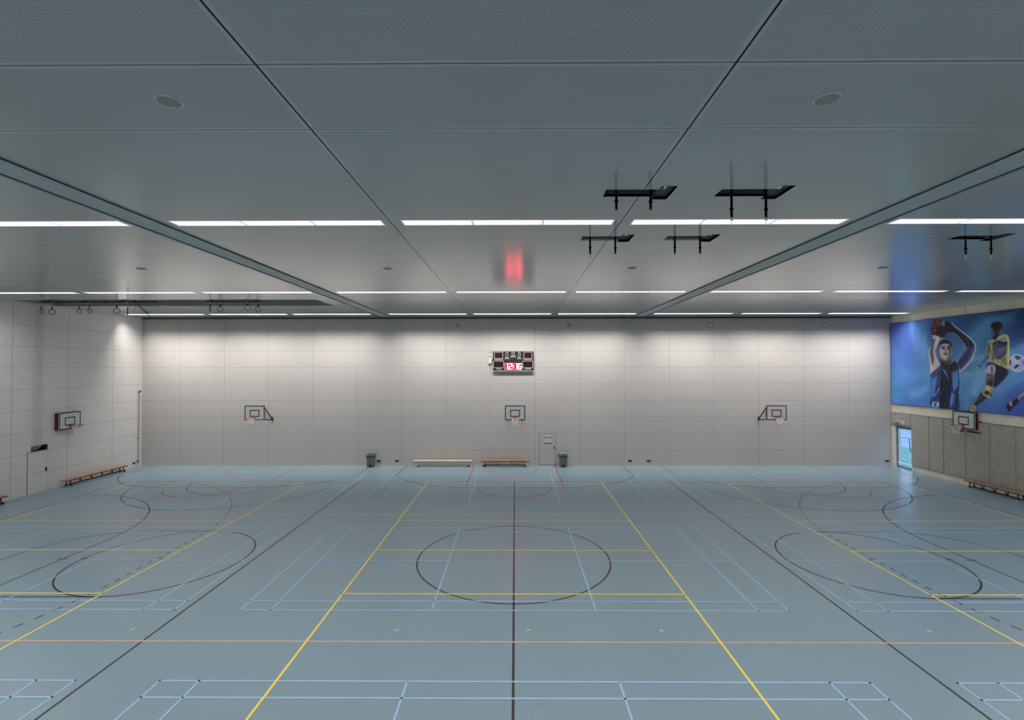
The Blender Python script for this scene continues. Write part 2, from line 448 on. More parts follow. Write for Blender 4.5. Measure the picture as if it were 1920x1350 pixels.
# light blue
b_l = Lines(0.0040)
W4 = 0.04
for c in (-15.03, CX, 14.98):
    for yf in (27.0, 17.87, 9.16):
        yn = yf-6.05
        for x in (6.69, -6.69, 5.94, -5.94): b_l.seg(c+x, yf+.02, c+x, yn-.02, W4)
        for x in (2.0, -2.0): b_l.seg(c+x, yf, c+x, yn, W4)
        for y in (yf, yf-0.46, yn+0.46, yn): b_l.seg(c-6.71, y, c+6.71, y, W4)
        for q in (-1, 1): b_l.seg(c+q*2.0, (yf+yn)/2, c+q*6.69, (yf+yn)/2, W4)
b_l.done('blue_badminton_lines', 'blue')
# yellow
y_ = Lines(0.0050)
for c, dy in ((-15.30, 0), (CX-0.01, 0), (15.25, 0)):
    for q in (-1, 1): y_.seg(c+q*4.47, 24.68, c+q*4.47, 6.65)
    for y in (24.65, 18.63, 15.66, 12.66, 6.66): y_.seg(c-4.49, y, c+4.49, y)
    for q in (-1, 1): y_.seg(c+q*4.53, 24.88, c+q*4.53, 24.97, 0.09)
y_.done('yellow_volleyball_lines', 'yellow')
d_ = Lines(0.0060)
for y, h in ((10.94, 0.07), (19.91, 0.07)):
    for x in (-20.6, -14.65, -8.67, -2.68, 0.29, 3.28, 9.27, 15.25, 21.2):
        P = [(x-0.06, y-0.045), (x+0.06, y-0.045), (x+0.05, y+0.01), (x+0.01, y+0.06), (x-0.03, y+0.02)]
        d_.quad(P)
d_.done('green_floor_marks', 'dotgreen')

# ------------------------------------------------------------------ ceiling lights
em = mat('light diffuser', (0.9, 0.9, 0.9), 0.5, emit=(1.0, 0.97, 0.95), estr=1.5, srgb=False)
nb = NB(em); P_, s_ = nb.pos()
st = nb.math('FRACT', nb.math('DIVIDE', s_[0], 0.055)); st = nb.rng(nb.math('ABSOLUTE', nb.math('SUBTRACT', st, .5)), .38, .5, 1.5, 0.8)
nb.l.new(st, em.node_tree.nodes['Principled BSDF'].inputs['Emission Strength'])
em2 = mat('lit light frame', (0.9, 0.9, 0.88), 0.4, emit=(1, 0.97, 0.93), estr=0.30, srgb=False)  # frame and dividers get a weak glow, though only the diffusers are lamps
W = 0.35; f = 0.030; seg = (LL)/3
mesh_frame = B()
for (a0, a1, b0, b1) in ((0, LL, 0, f), (0, LL, W-f, W), (0, f, f, W-f), (LL-f, LL, f, W-f), (seg-.025, seg+.025, f, W-f), (2*seg-.025, 2*seg+.025, f, W-f)):
    box(mesh_frame, a0, a1, b0, b1, -0.004, 0.05)
mesh_frame.normal_update()
fr_me = bpy.data.meshes.new('frame'); mesh_frame.to_mesh(fr_me); fr_me.materials.append(em2)
di_me = []
for i in range(3):
    bm = bxo(seg*i+0.018, seg*(i+1)-0.018, f, W-f, 0.012, 0.03); me = bpy.data.meshes.new('diffuser'); bm.to_mesh(me); me.materials.append(em); di_me.append(me)
rowname = ('nearest row', 'middle row', 'farthest row', 'overhead row')
colname = ('against the rope side wall', 'second from the rope side wall', 'third from the rope side wall', 'just past the ribbed track on the rope side', 'in the centre, in line with the scoreboard',
           'just before the ribbed track on the mural side', 'just past the ribbed track on the mural side', 'second from the mural wall', 'against the mural wall')
ENERGY = (90, 37, 126, 135)
SPREAD = 142
for ri, (y0, y1) in enumerate(ROWS):
    for ci, x in enumerate(ROWX):
        t = thing('ceiling_light', 'white strip light of the %s, %s' % (rowname[ri], colname[ci]), 'ceiling light', (x, y0, ZC), group='recessed strip lights, '+rowname[ri])
        s = (y1-y0)/W
        o = obj('frame', fr_me, None, t); o.scale = (1, s, 1)
        for me in di_me: o = obj('diffuser', me, None, t); o.scale = (1, s, 1)
        la = bpy.data.lights.new('strip_lamp', 'AREA'); la.shape = 'RECTANGLE'; la.size = LL-0.06; la.size_y = (y1-y0)-0.05
        side = ci in (0, 8); la.energy = ENERGY[ri]*((1.12 if ri == 2 else 2.4) if side else 1.0); la.spread = math.radians((126, 142, 100, 126)[ri] if not (side and ri != 2) else 152); la.color = (1.0, 0.95, 0.91)
        lo_ = bpy.data.objects.new('strip_lamp', la); C.objects.link(lo_); lo_.parent = t; lo_.location = (LL/2, (y1-y0)/2, -0.045 if ri == 2 else -0.010)
        if ri == 2: lo_.rotation_euler = (math.radians(17), 0, 0)
# ------------------------------------------------------------------ ceiling loudspeakers
M['grille'] = mat('beige speaker grille', (0.27, 0.275, 0.25), 0.7, srgb=False)
M['grille_rim'] = mat('grey speaker rim', (0.50, 0.54, 0.54), 0.5, srgb=False)
sp0 = None
for x, y, lab in ((-3.96, 5.44, 'round flush ceiling loudspeaker nearest the camera, left of the black ceiling joints'),
                  (3.55, 5.45, 'round flush ceiling loudspeaker nearest the camera, right of the black ceiling joints'),
                  (-11.51, 14.72, 'round flush ceiling loudspeaker between the left ceiling track and the left wall'),
                  (-3.91, 14.76, 'small far round ceiling loudspeaker left of the red reflection'),
                  (3.60, 14.78, 'small far round ceiling loudspeaker right of the red reflection'),
                  (11.28, 14.77, 'round flush ceiling loudspeaker between the right ceiling track and the blue reflection')):
    if sp0 is None:
        sp0 = thing('ceiling_speaker', lab, 'loudspeaker', (x, y, ZC), group='ceiling loudspeakers')
        obj('grille', lathe(B(), [(0.0001, -0.012), (0.118, -0.012), (0.118, 0.02)], 40), 'grille', sp0)
        obj('rim', lathe(B(), [(0.118, -0.010), (0.125, -0.016), (0.142, -0.006), (0.142, 0.02)], 40), 'grille_rim', sp0)
    else: dup(sp0, (x, y, ZC), label=lab)

# ------------------------------------------------------------------ divider curtain tracks
def track(x0, x1, lab, dark_side):
    t = thing('curtain_track', lab, 'ceiling track', ((x0+x1)/2, 4, ZC), group='folding curtain tracks')
    a0, a1 = x0-(x0+x1)/2, x1-(x0+x1)/2
    y0, y1 = -4+YN+0.02, 24.4
    n = 6; w = (a1-a0-0.05)/n
    bm = B()
    base = a0+(0.05+w*0.16 if dark_side < 0 else 0)
    for i in range(n):
        p = base+i*w; P = [(p, 0), (p, -0.035), (p+w*0.84, -0.035), (p+w*0.84, 0)]
        A = [bm.verts.new((a, y0, z)) for a, z in P]; Q = [bm.verts.new((a, y1, z)) for a, z in P]
        for j in range(3): bm.faces.new((A[j], A[j+1], Q[j+1], Q[j]))
        bm.faces.new(A); bm.faces.new(list(reversed(Q)))
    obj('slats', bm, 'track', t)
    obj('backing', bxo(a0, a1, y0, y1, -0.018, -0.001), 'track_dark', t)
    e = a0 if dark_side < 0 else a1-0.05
    obj('shaded_edge', bxo(e, e+0.05, y0, y1, -0.050, -0.001), 'track_dark', t)  # dark strip painting the shadowed outer side of the track
track(-8.03, -7.47, 'ribbed grey folding curtain track crossing the ceiling, on the gym ring side', -1)
track(7.12, 7.69, 'ribbed grey folding curtain track crossing the ceiling, on the sports mural side', 1)

# ------------------------------------------------------------------ strap hoists
e_ = 0.014
M['digit'] = mat('glowing digit paint', (0.8, 0.8, 0.8), 0.5, emit=(1, 1, 1), estr=0.12, srgb=False)  # digits carry a faint added glow, though they are no lamp
HL = (('1', 'black strap hoist numbered 1, nearest and crossed by the black ceiling joint', 8.64),
      ('2', 'black strap hoist numbered 2, nearest pair beside the ribbed track', 8.50),
      ('3', 'black strap hoist numbered 3, behind the near strip lights over the ceiling joint', 8.58),
      ('4', 'black strap hoist numbered 4, behind the near strip lights beside the track', 8.58),
      ('5', 'black strap hoist numbered 5, beside the mural beyond the ribbed track', 8.53))
for (x, y), (num, lab, zb) in zip(HO, HL):
    t = thing('strap_hoist', lab, 'hoist', (x, y, ZC), group='strap hoists in the ceiling')
    obj('drum_housing', bxo(0.05, 0.84, 0.06, 0.30, 0.10, 0.20), mat('hoist housing', (0.10, 0.105, 0.105), 0.6, srgb=False), t)
    pl = obj('number_plate', bxo(0.915, 1.165, -0.12, 0.47, 0.06, 0.075), mat('hoist plate', (0.06, 0.066, 0.07), 0.6, srgb=False), t)
    mtx = Matrix.Translation((1.03, 0.10, 0.057)) @ Matrix.Rotation(PI, 4, 'X')
    text_mesh(num, 0.16, 'digit', pl, 'digit', mtx, bold=0.006)
    P = [(0, 0), (0.90, 0), (0.90, -0.15), (1.18, -0.15), (1.18, 0.50), (0.90, 0.50), (0.90, 0.355), (0, 0.355)]
    Q = [(-e_, -e_), (0.90-e_, -e_), (0.90-e_, -0.15-e_), (1.18+e_, -0.15-e_), (1.18+e_, 0.50+e_), (0.90-e_, 0.50+e_), (0.90-e_, 0.355+e_), (-e_, 0.355+e_)]
    bm = B(); lo = [bm.verts.new((a, b_, -0.004)) for a, b_ in P]; lq = [bm.verts.new((a, b_, -0.004)) for a, b_ in Q]
    hi = [bm.verts.new((a, b_, 0.05)) for a, b_ in P]; hq = [bm.verts.new((a, b_, 0.0)) for a, b_ in Q]
    for i in range(8):
        j = (i+1) % 8
        for F_ in ((lo[i], lo[j], lq[j], lq[i]), (lo[j], lo[i], hi[i], hi[j]), (lq[i], lq[j], hq[j], hq[i])): bm.faces.new(F_)
    obj('opening_trim', bm, 'grille_rim', t)
    for q, dx in enumerate((0.18, 0.77)):
        z = zb-ZC
        bm = bxo(dx-0.021, dx+0.021, 0.045, 0.053, z, 0.12); st_ = obj('strap', bm, 'strap', t)
        zk = z+0.13-0.01*q
        obj('buckle', bxo(dx-0.032, dx+0.032, 0.036, 0.062, zk, zk+0.035), 'strap', st_, bevel=0.004)
        bm = B()
        tube(bm, [(dx-0.022, 0.049, z+0.01), (dx-0.024, 0.049, z-0.02), (dx-0.012, 0.049, z-0.05), (dx+0.012, 0.049, z-0.05), (dx+0.024, 0.049, z-0.02), (dx+0.022, 0.049, z+0.01)], 0.006, 6)
        tube(bm, [(dx-0.02, 0.049, z), (dx+0.02, 0.049, z)], 0.006, 6)
        tube(bm, [(dx, 0.049, z-0.01), (dx, 0.049, z-0.065)], [0.010, 0.007], 6)
        tube(bm, [(dx+0.020*math.sin(2*PI*i/14), 0.049, z-0.085+0.022*math.cos(2*PI*i/14)) for i in range(14)], 0.0045, 6, closed=True)
        obj('hook', bm, 'chrome', st_, smooth=True)

# ------------------------------------------------------------------ gymnastic rings
ZR = ZC-0.045
def ring_rail(x0, x1, y, lab, double=False):
    t = thing('ring_rail', lab, 'rail', ((x0+x1)/2, y, ZR))
    h = (x1-x0)/2
    obj('beam', bxo(-h, h, -0.03, 0.03, -0.03, 0.03), 'dark_steel', t, bevel=0.004)
    for q in (-1, 1): obj('bracket', bar(B(), (q*h*0.82, 0, 0.03), (q*h*0.78, 0.30, 0.34), 0.05, 0.05), 'dark_steel', t)
    if double:
        obj('upper_beam', bxo(-h+0.35, h+0.9, 0.34, 0.40, 0.02, 0.08), 'dark_steel', t, bevel=0.004)
        for q in (-.92, -.05, .40, .80): obj('cross_plate', bxo(q*h-0.05, q*h+0.05, 0.0, 0.36, 0.031, 0.06), 'dark_steel', t)
    return t
YR = 21.80
ring_rail(-21.67, -17.51, YR, 'dark double steel rail for gym rings, under the ceiling slot near the corner', True)
ring_rail(-14.06, -11.57, YR, 'short dark steel rail for gym rings, under the middle of the ceiling slot')
RINGS = ((-21.62, 8.36, 66, 'dark gym ring hanging nearest the side wall, turned narrow'),
         (-21.13, 8.34, 0, 'dark gym ring second from the side wall, facing flat on'),
         (-19.88, 8.38, 50, 'dark gym ring third from the side wall, half turned'),
         (-19.41, 8.40, 58, 'dark gym ring fourth from the side wall, half turned'),
         (-18.16, 8.40, 8, 'dark gym ring fifth from the side wall, facing flat on beside the looped cables'),
         (-17.66, 8.31, 82, 'dark gym ring edge on among the looped cables at the rail end'),
         (-13.88, 8.44, 76, 'dark gym ring edge on, first on the short rail'),
         (-13.41, 8.45, 5, 'dark gym ring facing flat on, second on the short rail'),
         (-12.18, 8.51, 8, 'slightly higher dark gym ring, third on the short rail'),
         (-11.69, 8.45, 3, 'dark gym ring at the far end of the short rail'))
M['ring'] = mat('dark ring wood', (0.09, 0.075, 0.065), 0.4, srgb=False)
for x, zb, ang, lab in RINGS:
    t = thing('gymnastic_ring', lab, 'gym ring', (x, YR, zb), group='gymnastic rings')
    a = math.atan2(YR, x)-PI/2+math.radians(ang); R0 = 0.115
    c0 = 0.127
    obj('ring', tube(B(), [(R0*math.cos(2*PI*i/28)*math.cos(a), R0*math.cos(2*PI*i/28)*math.sin(a), c0+R0*math.sin(2*PI*i/28)) for i in range(28)], 0.014, 8, closed=True), 'ring', t, smooth=True)
    top = ZR-0.03-zb
    obj('strap', bar(B(), (0, 0, c0+R0-0.02), (0, 0, c0+R0+0.14), 0.045 if ang < 20 else 0.03, 0.02), 'strap', t)
    bm = B(); z = c0+R0+0.14
    while z < top-0.05:
        tube(bm, [(0.010*math.cos(2*PI*i/8), 0, z+0.02+0.02*math.sin(2*PI*i/8)) for i in range(8)], 0.004, 5, closed=True); z += 0.034
    obj('chain', bm, 'steel', t)
    obj('clamp', bxo(-0.035, 0.035, -0.025, 0.025, top-0.05, top-0.0005), 'steel', t)
# cables and pole at the rail end
bm = B()
def loop(P, n=16):
    out = []
    for i in range(len(P)-1):
        p0, p1, p2, p3 = (Vector(P[max(i-1, 0)]), Vector(P[i]), Vector(P[i+1]), Vector(P[min(i+2, len(P)-1)]))
        for j in range(n):
            t = j/n
            out.append(0.5*((2*p1)+(-p0+p2)*t+(2*p0-5*p1+4*p2-p3)*t*t+(-p0+3*p1-3*p2+p3)*t**3))
    out.append(Vector(P[-1])); return out
tube(bm, loop([(-18.0, 22.35, 9.3), (-17.98, 22.35, 8.75), (-17.88, 22.35, 8.55), (-17.78, 22.35, 8.72), (-17.76, 22.35, 9.3)]), 0.006, 5)
tag(obj('hanging_cable', bm, 'black_p'), 'thin dark cable looping down below the ring rail', 'cable')
bm = B()
tube(bm, loop([(-17.4, 22.35, 9.06), (-17.0, 22.35, 8.84), (-16.5, 22.35, 8.75), (-16.1, 22.35, 8.80), (-16.0, 22.35, 9.02)]), 0.005, 5)
tag(obj('hanging_cable', bm, 'black_p'), 'thin dark cable sagging in a wide loop beside the ring rail', 'cable')
bm = B(); tube(bm, [(-17.98, 22.50, 9.12), (-17.16, 22.45, 8.35)], 0.014, 6)
tag(obj('pull_pole', bm, 'dark_steel'), 'slim dark pole slanting down from the end of the ring rail', 'pole')
bm = B(); tube(bm, loop([(-17.9, 22.4, 9.2), (-17.5, 22.4, 8.65), (-17.2, 22.4, 8.45), (-16.9, 22.4, 8.6), (-16.5, 22.4, 9.0)]), 0.004, 5)
tag(obj('hanging_cable', bm, 'black_p'), 'thinnest dark cable hanging in a V next to the slanting pole', 'cable')

# ------------------------------------------------------------------ hoist ropes on the side wall
rp = mat('white rope with red flecks', (0.7, 0.68, 0.65), 0.9, srgb=False); nb = NB(rp); P_, s_ = nb.pos()
w = nb.math('LESS_THAN', nb.math('FRACT', nb.math('DIVIDE', nb.math('ADD', s_[2], nb.math('MULTIPLY', s_[1], 3.0)), 0.13)), 0.30)
nb.l.new(nb.mix(w, (0.74, 0.73, 0.70), (0.52, 0.38, 0.36)), rp.node_tree.nodes['Principled BSDF'].inputs['Base Color'])
ords = ('outermost', 'second', 'third', 'fourth', 'fifth', 'innermost')
for i, (yt, yb_) in enumerate(((22.53, 22.50), (22.62, 22.58), (22.71, 22.69), (22.79, 22.77), (22.90, 22.86), (22.99, 22.93))):
    bm = B(); tube(bm, [(-22.64, yt, ZC), (-22.64, yb_, 2.24), (-22.74, yb_-0.03, 2.10), (-22.90, yb_-0.05, 1.98)], 0.012, 6)
    tag(obj('hoist_rope', bm, rp), 'pale rope with red flecks running down to the wall niche, %s one' % ords[i], 'rope', 'hoist ropes on the side wall')

# ------------------------------------------------------------------ basketball goals
def net_mesh():
    bm = B(); n = 12; rows = 6; H = 0.42
    def pt(i, r):
        t = r/rows; rad = 0.215-0.10*min(1, t*1.25)+0.012*max(0, t-.8)*5; z = -0.02-H*t
        a = 2*PI*(i+(0.5 if r % 2 else 0))/n
        return (rad*math.cos(a), rad*math.sin(a), z)
    for r in range(rows):
        for i in range(n):
            if r % 2 == 0: nb_ = ((i, r+1), (i-1, r+1))
            else: nb_ = ((i, r+1), (i+1, r+1))
            for q in nb_: tube(bm, [pt(i, r), pt(*q)], 0.0075, 4, caps=False)
    return bm
def goal(name, lab, loc, rz, depth, arm, inset=0.02):
    """board face looks along -Y at local y=0, wall at y=depth"""
    t = thing(name, lab, 'basketball hoop', loc, rz, 'wall mounted basketball hoops')
    w, h = 1.18, 0.86; z0 = 2.835
    bd = obj('backboard', bxo(-w/2, w/2, 0, 0.03, z0, z0+h), 'board', t, bevel=0.004)
    bm = B(); e = -0.0015; b_ = 0.052
    for (a0, a1, c0, c1) in ((-w/2, w/2, z0, z0+b_), (-w/2, w/2, z0+h-b_, z0+h), (-w/2, -w/2+b_, z0+b_, z0+h-b_), (w/2-b_, w/2, z0+b_, z0+h-b_)):
        box(bm, a0, a1, e, 0.001, c0, c1)
    iw, i0, i1, b2 = 0.285, z0+0.20, z0+0.61, 0.052
    for (a0, a1, c0, c1) in ((-iw, iw, i0, i0+b2), (-iw, iw, i1-b2, i1), (-iw, -iw+b2, i0+b2, i1-b2), (iw-b2, iw, i0+b2, i1-b2)):
        box(bm, a0, a1, e, 0.001, c0, c1)
    obj('border_lines', bm, 'black_p', bd)
    zr = 3.02; R = 0.225; cy = -0.15-R
    rim = obj('rim', tube(B(), [(R*math.cos(2*PI*i/40), cy+R*math.sin(2*PI*i/40), zr) for i in range(40)], 0.0115, 8, closed=True), 'orange_red', t, smooth=True)
    bm = bxo(-0.075, 0.075, -0.02, -0.002, zr-0.10, zr+0.03); box(bm, -0.06, 0.06, -0.16, -0.02, zr-0.012, zr+0.012)
    bar(bm, (-0.05, -0.02, zr-0.08), (-0.09, -0.17, zr-0.005), 0.02, 0.012); bar(bm, (0.05, -0.02, zr-0.08), (0.09, -0.17, zr-0.005), 0.02, 0.012)
    obj('rim_bracket', bm, 'orange_red', rim)
    nt_ = obj('net', net_mesh(), 'net', t); nt_.location = (0, cy, zr)
    bm = B()
    for i in range(12):
        a = 2*PI*i/12; x, y = 0.222*math.cos(a), 0.222*math.sin(a)
        tube(bm, [(x, y, 0.0), (x*0.95, y*0.95, -0.035)], 0.006, 4)
    obj('net_tie', bm, 'black_p', nt_)
    if arm:
        for q in (-1, 1):
            bm = B(); X = q*(w/2-inset)
            bar(bm, (X, 0.05, z0+0.0), (X, 0.05, z0+h-0.05), 0.04, 0.04)
            bar(bm, (X, 0.05, z0+0.03), (X, depth-0.022, z0-0.08), 0.07, 0.06)
            bar(bm, (X, 0.06, z0+h-0.15), (X, depth-0.03, z0-0.05), 0.045, 0.05)
            bar(bm, (X, 0.06, z0+h-0.30), (X, depth*0.35, z0), 0.012, 0.012)
            box(bm, X-0.035, X+0.035, depth-0.026, depth-0.001, z0-0.14, z0+0.10)
            obj('support_arm', bm, 'dark_red', t)
    else:
        obj('mounting_frame', bxo(-w/2+0.0, w/2-0.0, 0.05, depth-0.005, z0-0.0, z0+h-0.01), 'dark_red', t, bevel=0.004)
        bm = B()
        for q in (-1, 1):
            for zz in (0.06, 0.20, 0.66, 0.80): box(bm, q*(w/2)-0.004, q*(w/2)+0.004, 0.08, 0.10, z0+zz, z0+zz+0.012)
        obj('bolt', bm, 'steel', t)
    return t
goal('basketball_hoop', 'basketball hoop on dark red side brackets, on the far wall nearer the gym rings', (-15.29, 28.2, 0), 0, 0.97, True)
goal('basketball_hoop', 'basketball hoop on the far wall straight under the lit scoreboard', (0.0, 28.2, 0), 0, 0.97, True, 0.16)
goal('basketball_hoop', 'basketball hoop on dark red side brackets, on the far wall nearer the mural', (15.24, 28.2, 0), 0, 0.97, True)
goal('basketball_hoop', 'basketball hoop on a flat dark red frame, on the panelled side wall by the ropes', (-22.47, 24.21, 0), PI/2, 0.23, False)
goal('basketball_hoop', 'basketball hoop on a flat dark red frame, below the sports mural', (22.46, 24.30, 0), -PI/2, 0.168, False)
# wall rails that carry the hoop below the mural
for z, lab in ((3.235, 'upper grey steel rail carrying the hoop below the mural'), (2.70, 'lower grey steel rail carrying the hoop below the mural')):
    t = thing('hoop_rail', lab, 'rail', (XR-0.035, 24.3, z), group='rails behind the mural hoop')
    obj('rail', bxo(-0.02, 0.034, -0.66, 0.66, -0.03, 0.03), 'steel', t)
    obj('end_cap', box(bxo(-0.04, 0.034, -0.70, -0.66, -0.035, 0.035), -0.04, 0.034, 0.66, 0.70, -0.035, 0.035), 'black_p', t)

# ------------------------------------------------------------------ scoreboard
sx, sz0, sw, sh = -1.33, 5.72, 2.45, 1.17
sb = thing('scoreboard', 'black electronic scoreboard showing a red clock, high on the far wall', 'scoreboard', (sx, YB-0.13, sz0))
M['sb_black'] = mat('scoreboard black', (0.022, 0.020, 0.021), 0.5, srgb=False)
obj('housing', bxo(0, sw, 0, 0.128, 0, sh), 'sb_black', sb, bevel=0.01)
obj('lower_rail', bxo(0, sw, -0.012, 0.10, -0.025, 0), 'white_metal', sb)
def px(u, v): return ((u-280)/598, sh-(v-175)/598)
M['sb_line'] = mat('scoreboard glowing print', (0.62, 0.60, 0.62), 0.5, srgb=False, emit=(1, .95, .97), estr=0.08)  # white print with a very faint glow added
M['sb_dark'] = mat('unlit dark red window', (0.020, 0.002, 0.004), 0.45, srgb=False)
M['sb_red'] = mat('lit red window', (0.05, 0.0, 0.002), 0.5, srgb=False, emit=(1.7, 0.0, 0.028), estr=1.0)
M['sb_digit'] = mat('glowing clock digit', (1, .5, .5), 0.5, srgb=False, emit=(1.0, 0.10, 0.16), estr=18.0)
def window(u0, v0, u1, v1, m, t=9, oct_=False, part='score_window'):
    (a0, c1), (a1, c0) = px(u0, v0), px(u1, v1); w = t/598
    if not oct_:
        p = obj(part, bxo(a0+w/2, a1-w/2, -0.004, 0.0, c0+w/2, c1-w/2), m, sb)
        bm = B()
        for r in ((a0, a1, c0, c0+w), (a0, a1, c1-w, c1), (a0, a0+w, c0+w, c1-w), (a1-w, a1, c0+w, c1-w)): box(bm, r[0], r[1], -0.007, -0.0045, r[2], r[3])
        obj('outline', bm, 'sb_line', p)
    else:
        k_ = 0.035
        P = [(a0+k_, c0), (a1-k_, c0), (a1, c0+k_), (a1, c1-k_), (a1-k_, c1), (a0+k_, c1), (a0, c1-k_), (a0, c0+k_)]
        cx, cz = (a0+a1)/2, (c0+c1)/2; bm = B(); bm.faces.new([bm.verts.new((x, -0.003, z)) for x, z in P]); p = obj(part, bm, 'black_p', sb)
        bm = B(); kx = 1-2*w/(a1-a0); kz = 1-2*w/(c1-c0)
        O_ = [bm.verts.new((x, -0.005, z)) for x, z in P]; I_ = [bm.verts.new((cx+(x-cx)*kx, -0.005, cz+(z-cz)*kz)) for x, z in P]
        for i in range(8): j = (i+1) % 8; bm.faces.new((O_[i], O_[j], I_[j], I_[i]))
        obj('outline', bm, 'sb_line', p)
    return p
window(328, 195, 640, 435, 'sb_dark', 12); window(1388, 198, 1690, 430, 'sb_dark', 12)
window(295, 520, 668, 765, 'sb_dark', 12); window(1345, 522, 1715, 765, 'sb_dark', 12)
window(738, 195, 825, 402, 'black_p', 14, True, 'timeout_window'); window(1190, 195, 1268, 402, 'black_p', 14, True, 'timeout_window')
window(960, 198, 1055, 325, 'black_p', 14, False, 'period_window')
clk = window(690, 598, 1325, 840, 'sb_red', 12, False, 'clock_window')
def face(x, z, y=-0.006): return Matrix.Translation((x, y, z)) @ Matrix.Rotation(PI/2, 4, 'X')
for s_, u, v, sz in (('STRAF/FOUT', 488, 477, 0.092), ('STRAF/FOUT', 1532, 475, 0.092), ('TIMEOUT', 785, 437, 0.075), ('TIMEOUT', 1232, 437, 0.075),
                     ('PERIODE', 1006, 370, 0.085), ('THUIS', 488, 808, 0.112), ('GASTEN', 1535, 808, 0.112)):
    x, z = px(u, v); text_mesh(s_, sz, 'sb_line', sb, 'lettering', face(x, z), bold=0.002)
SEG = {'a': (0.08, .92, .88, 1), 'd': (0.08, .92, 0, .12), 'g': (0.10, .90, .44, .56), 'f': (0, .22, .52, .97), 'b': (.78, 1, .52, .97), 'e': (0, .22, .03, .48), 'c': (.78, 1, .03, .48)}
def digit(ch, u0, u1, v0=615, v1=828):
    (a0, c1), (a1, c0) = px(u0, v0), px(u1, v1); bm = B()
    for k_ in {'1': 'bc', '2': 'abged', '6': 'afgedc'}[ch]:
        p = SEG[k_]
        if ch == '1': p = (0.1, 0.9, p[2], p[3])
        box(bm, a0+(a1-a0)*p[0], a0+(a1-a0)*p[1], -0.012, -0.0075, c0+(c1-c0)*p[2], c0+(c1-c0)*p[3])
    obj('clock_digit', bm, 'sb_digit', clk)
digit('1', 785, 835); digit('2', 855, 975); digit('1', 1120, 1170); digit('6', 1185, 1308)
bm = B()
for v in (690, 768):
    x, z = px(1018, v); box(bm, x-0.035, x+0.035, -0.012, -0.0075, z-0.035, z+0.035)
obj('clock_colon', bm, 'sb_digit', clk)

t = thing('control_box', 'small cream box with a cable and receiver, beside the scoreboard', 'box', (-1.50, YB, 6.16))
obj('case', bxo(-0.095, 0.085, -0.10, -0.001, 0.0, 0.38), mat('cream casing', (0.66, 0.65, 0.60), 0.5, srgb=False), t, bevel=0.01)
obj('receiver', bxo(-0.06, 0.035, -0.07, -0.002, 0.46, 0.66), 'white_metal', t, bevel=0.01)
obj('receiver_cap', bxo(-0.065, 0.045, -0.08, -0.002, 0.60, 0.67), mat('grey cap', (0.2, 0.2, 0.2), .5, srgb=False), t, bevel=0.005)
obj('cable', tube(B(), loop([(0.0, -0.03, 0.38), (-0.01, -0.03, 0.46)], 4), 0.02, 6), 'black_p', t)
obj('side_cable', tube(B(), loop([(0.085, -0.03, 0.26), (0.12, -0.03, 0.2), (0.10, -0.03, 0.1), (0.14, -0.03, 0.05)], 8), 0.008, 6), 'black_p', t)

# ------------------------------------------------------------------ far wall fittings
M['gap2'] = mat('vent holes', (0.16, 0.16, 0.155), 0.8, srgb=False)
for x, lab in ((-3.50, 'small square perforated vent high on the far wall, left of the scoreboard'), (3.28, 'small square perforated vent high on the far wall, right of the scoreboard')):
    t = thing('wall_vent', lab, 'vent', (x, YB, 8.48), group='square vents')
    obj('plate', bxo(-0.14, 0.14, -0.012, -0.001, -0.14, 0.14), mat('vent plate', (0.50, 0.48, 0.45), 0.6, srgb=False), t)
    bm = B()
    for i in range(4):
        for j in range(4): box(bm, -0.115+i*0.062, -0.115+i*0.062+0.042, -0.015, -0.0125, -0.115+j*0.062, -0.115+j*0.062+0.042)
    obj('holes', bm, M['gap2'], t)
for x, lab in ((11.80, 'small square framed sensor plate high on the far wall, above the hoop by the mural'), (18.68, 'small square framed sensor plate high on the far wall, nearest the mural')):
    t = thing('sensor_plate', lab, 'sensor', (x, YB, 8.47), group='square sensor plates')
    obj('frame', bxo(-0.14, 0.14, -0.012, -0.001, -0.14, 0.14), mat('sensor frame', (0.22, 0.22, 0.22), 0.6, srgb=False), t)
    obj('lens', bxo(-0.10, 0.10, -0.018, -0.0125, -0.10, 0.10), mat('sensor lens', (0.62, 0.62, 0.64), 0.4, srgb=False), t)
for x, lab in ((-8.26, 'black low wall socket right beside the bin on the gym ring side'), (-7.15, 'black low wall socket between the bin and the pale bench'),
               (6.93, 'black low wall socket, first one past the bin by the door'), (8.05, 'black low wall socket, second one past the bin by the door'), (22.36, 'black low wall socket in the corner by the glass door')):
    t = thing('wall_socket', lab, 'socket', (x, YB, 0.275), group='low wall sockets')
    obj('plate', bxo(-0.12, 0.12, -0.012, -0.001, -0.055, 0.055), 'black_p', t)
    obj('insert', box(bxo(-0.09, -0.01, -0.016, -0.0125, -0.035, 0.035), 0.01, 0.09, -0.016, -0.0125, -0.035, 0.035), 'recess', t)

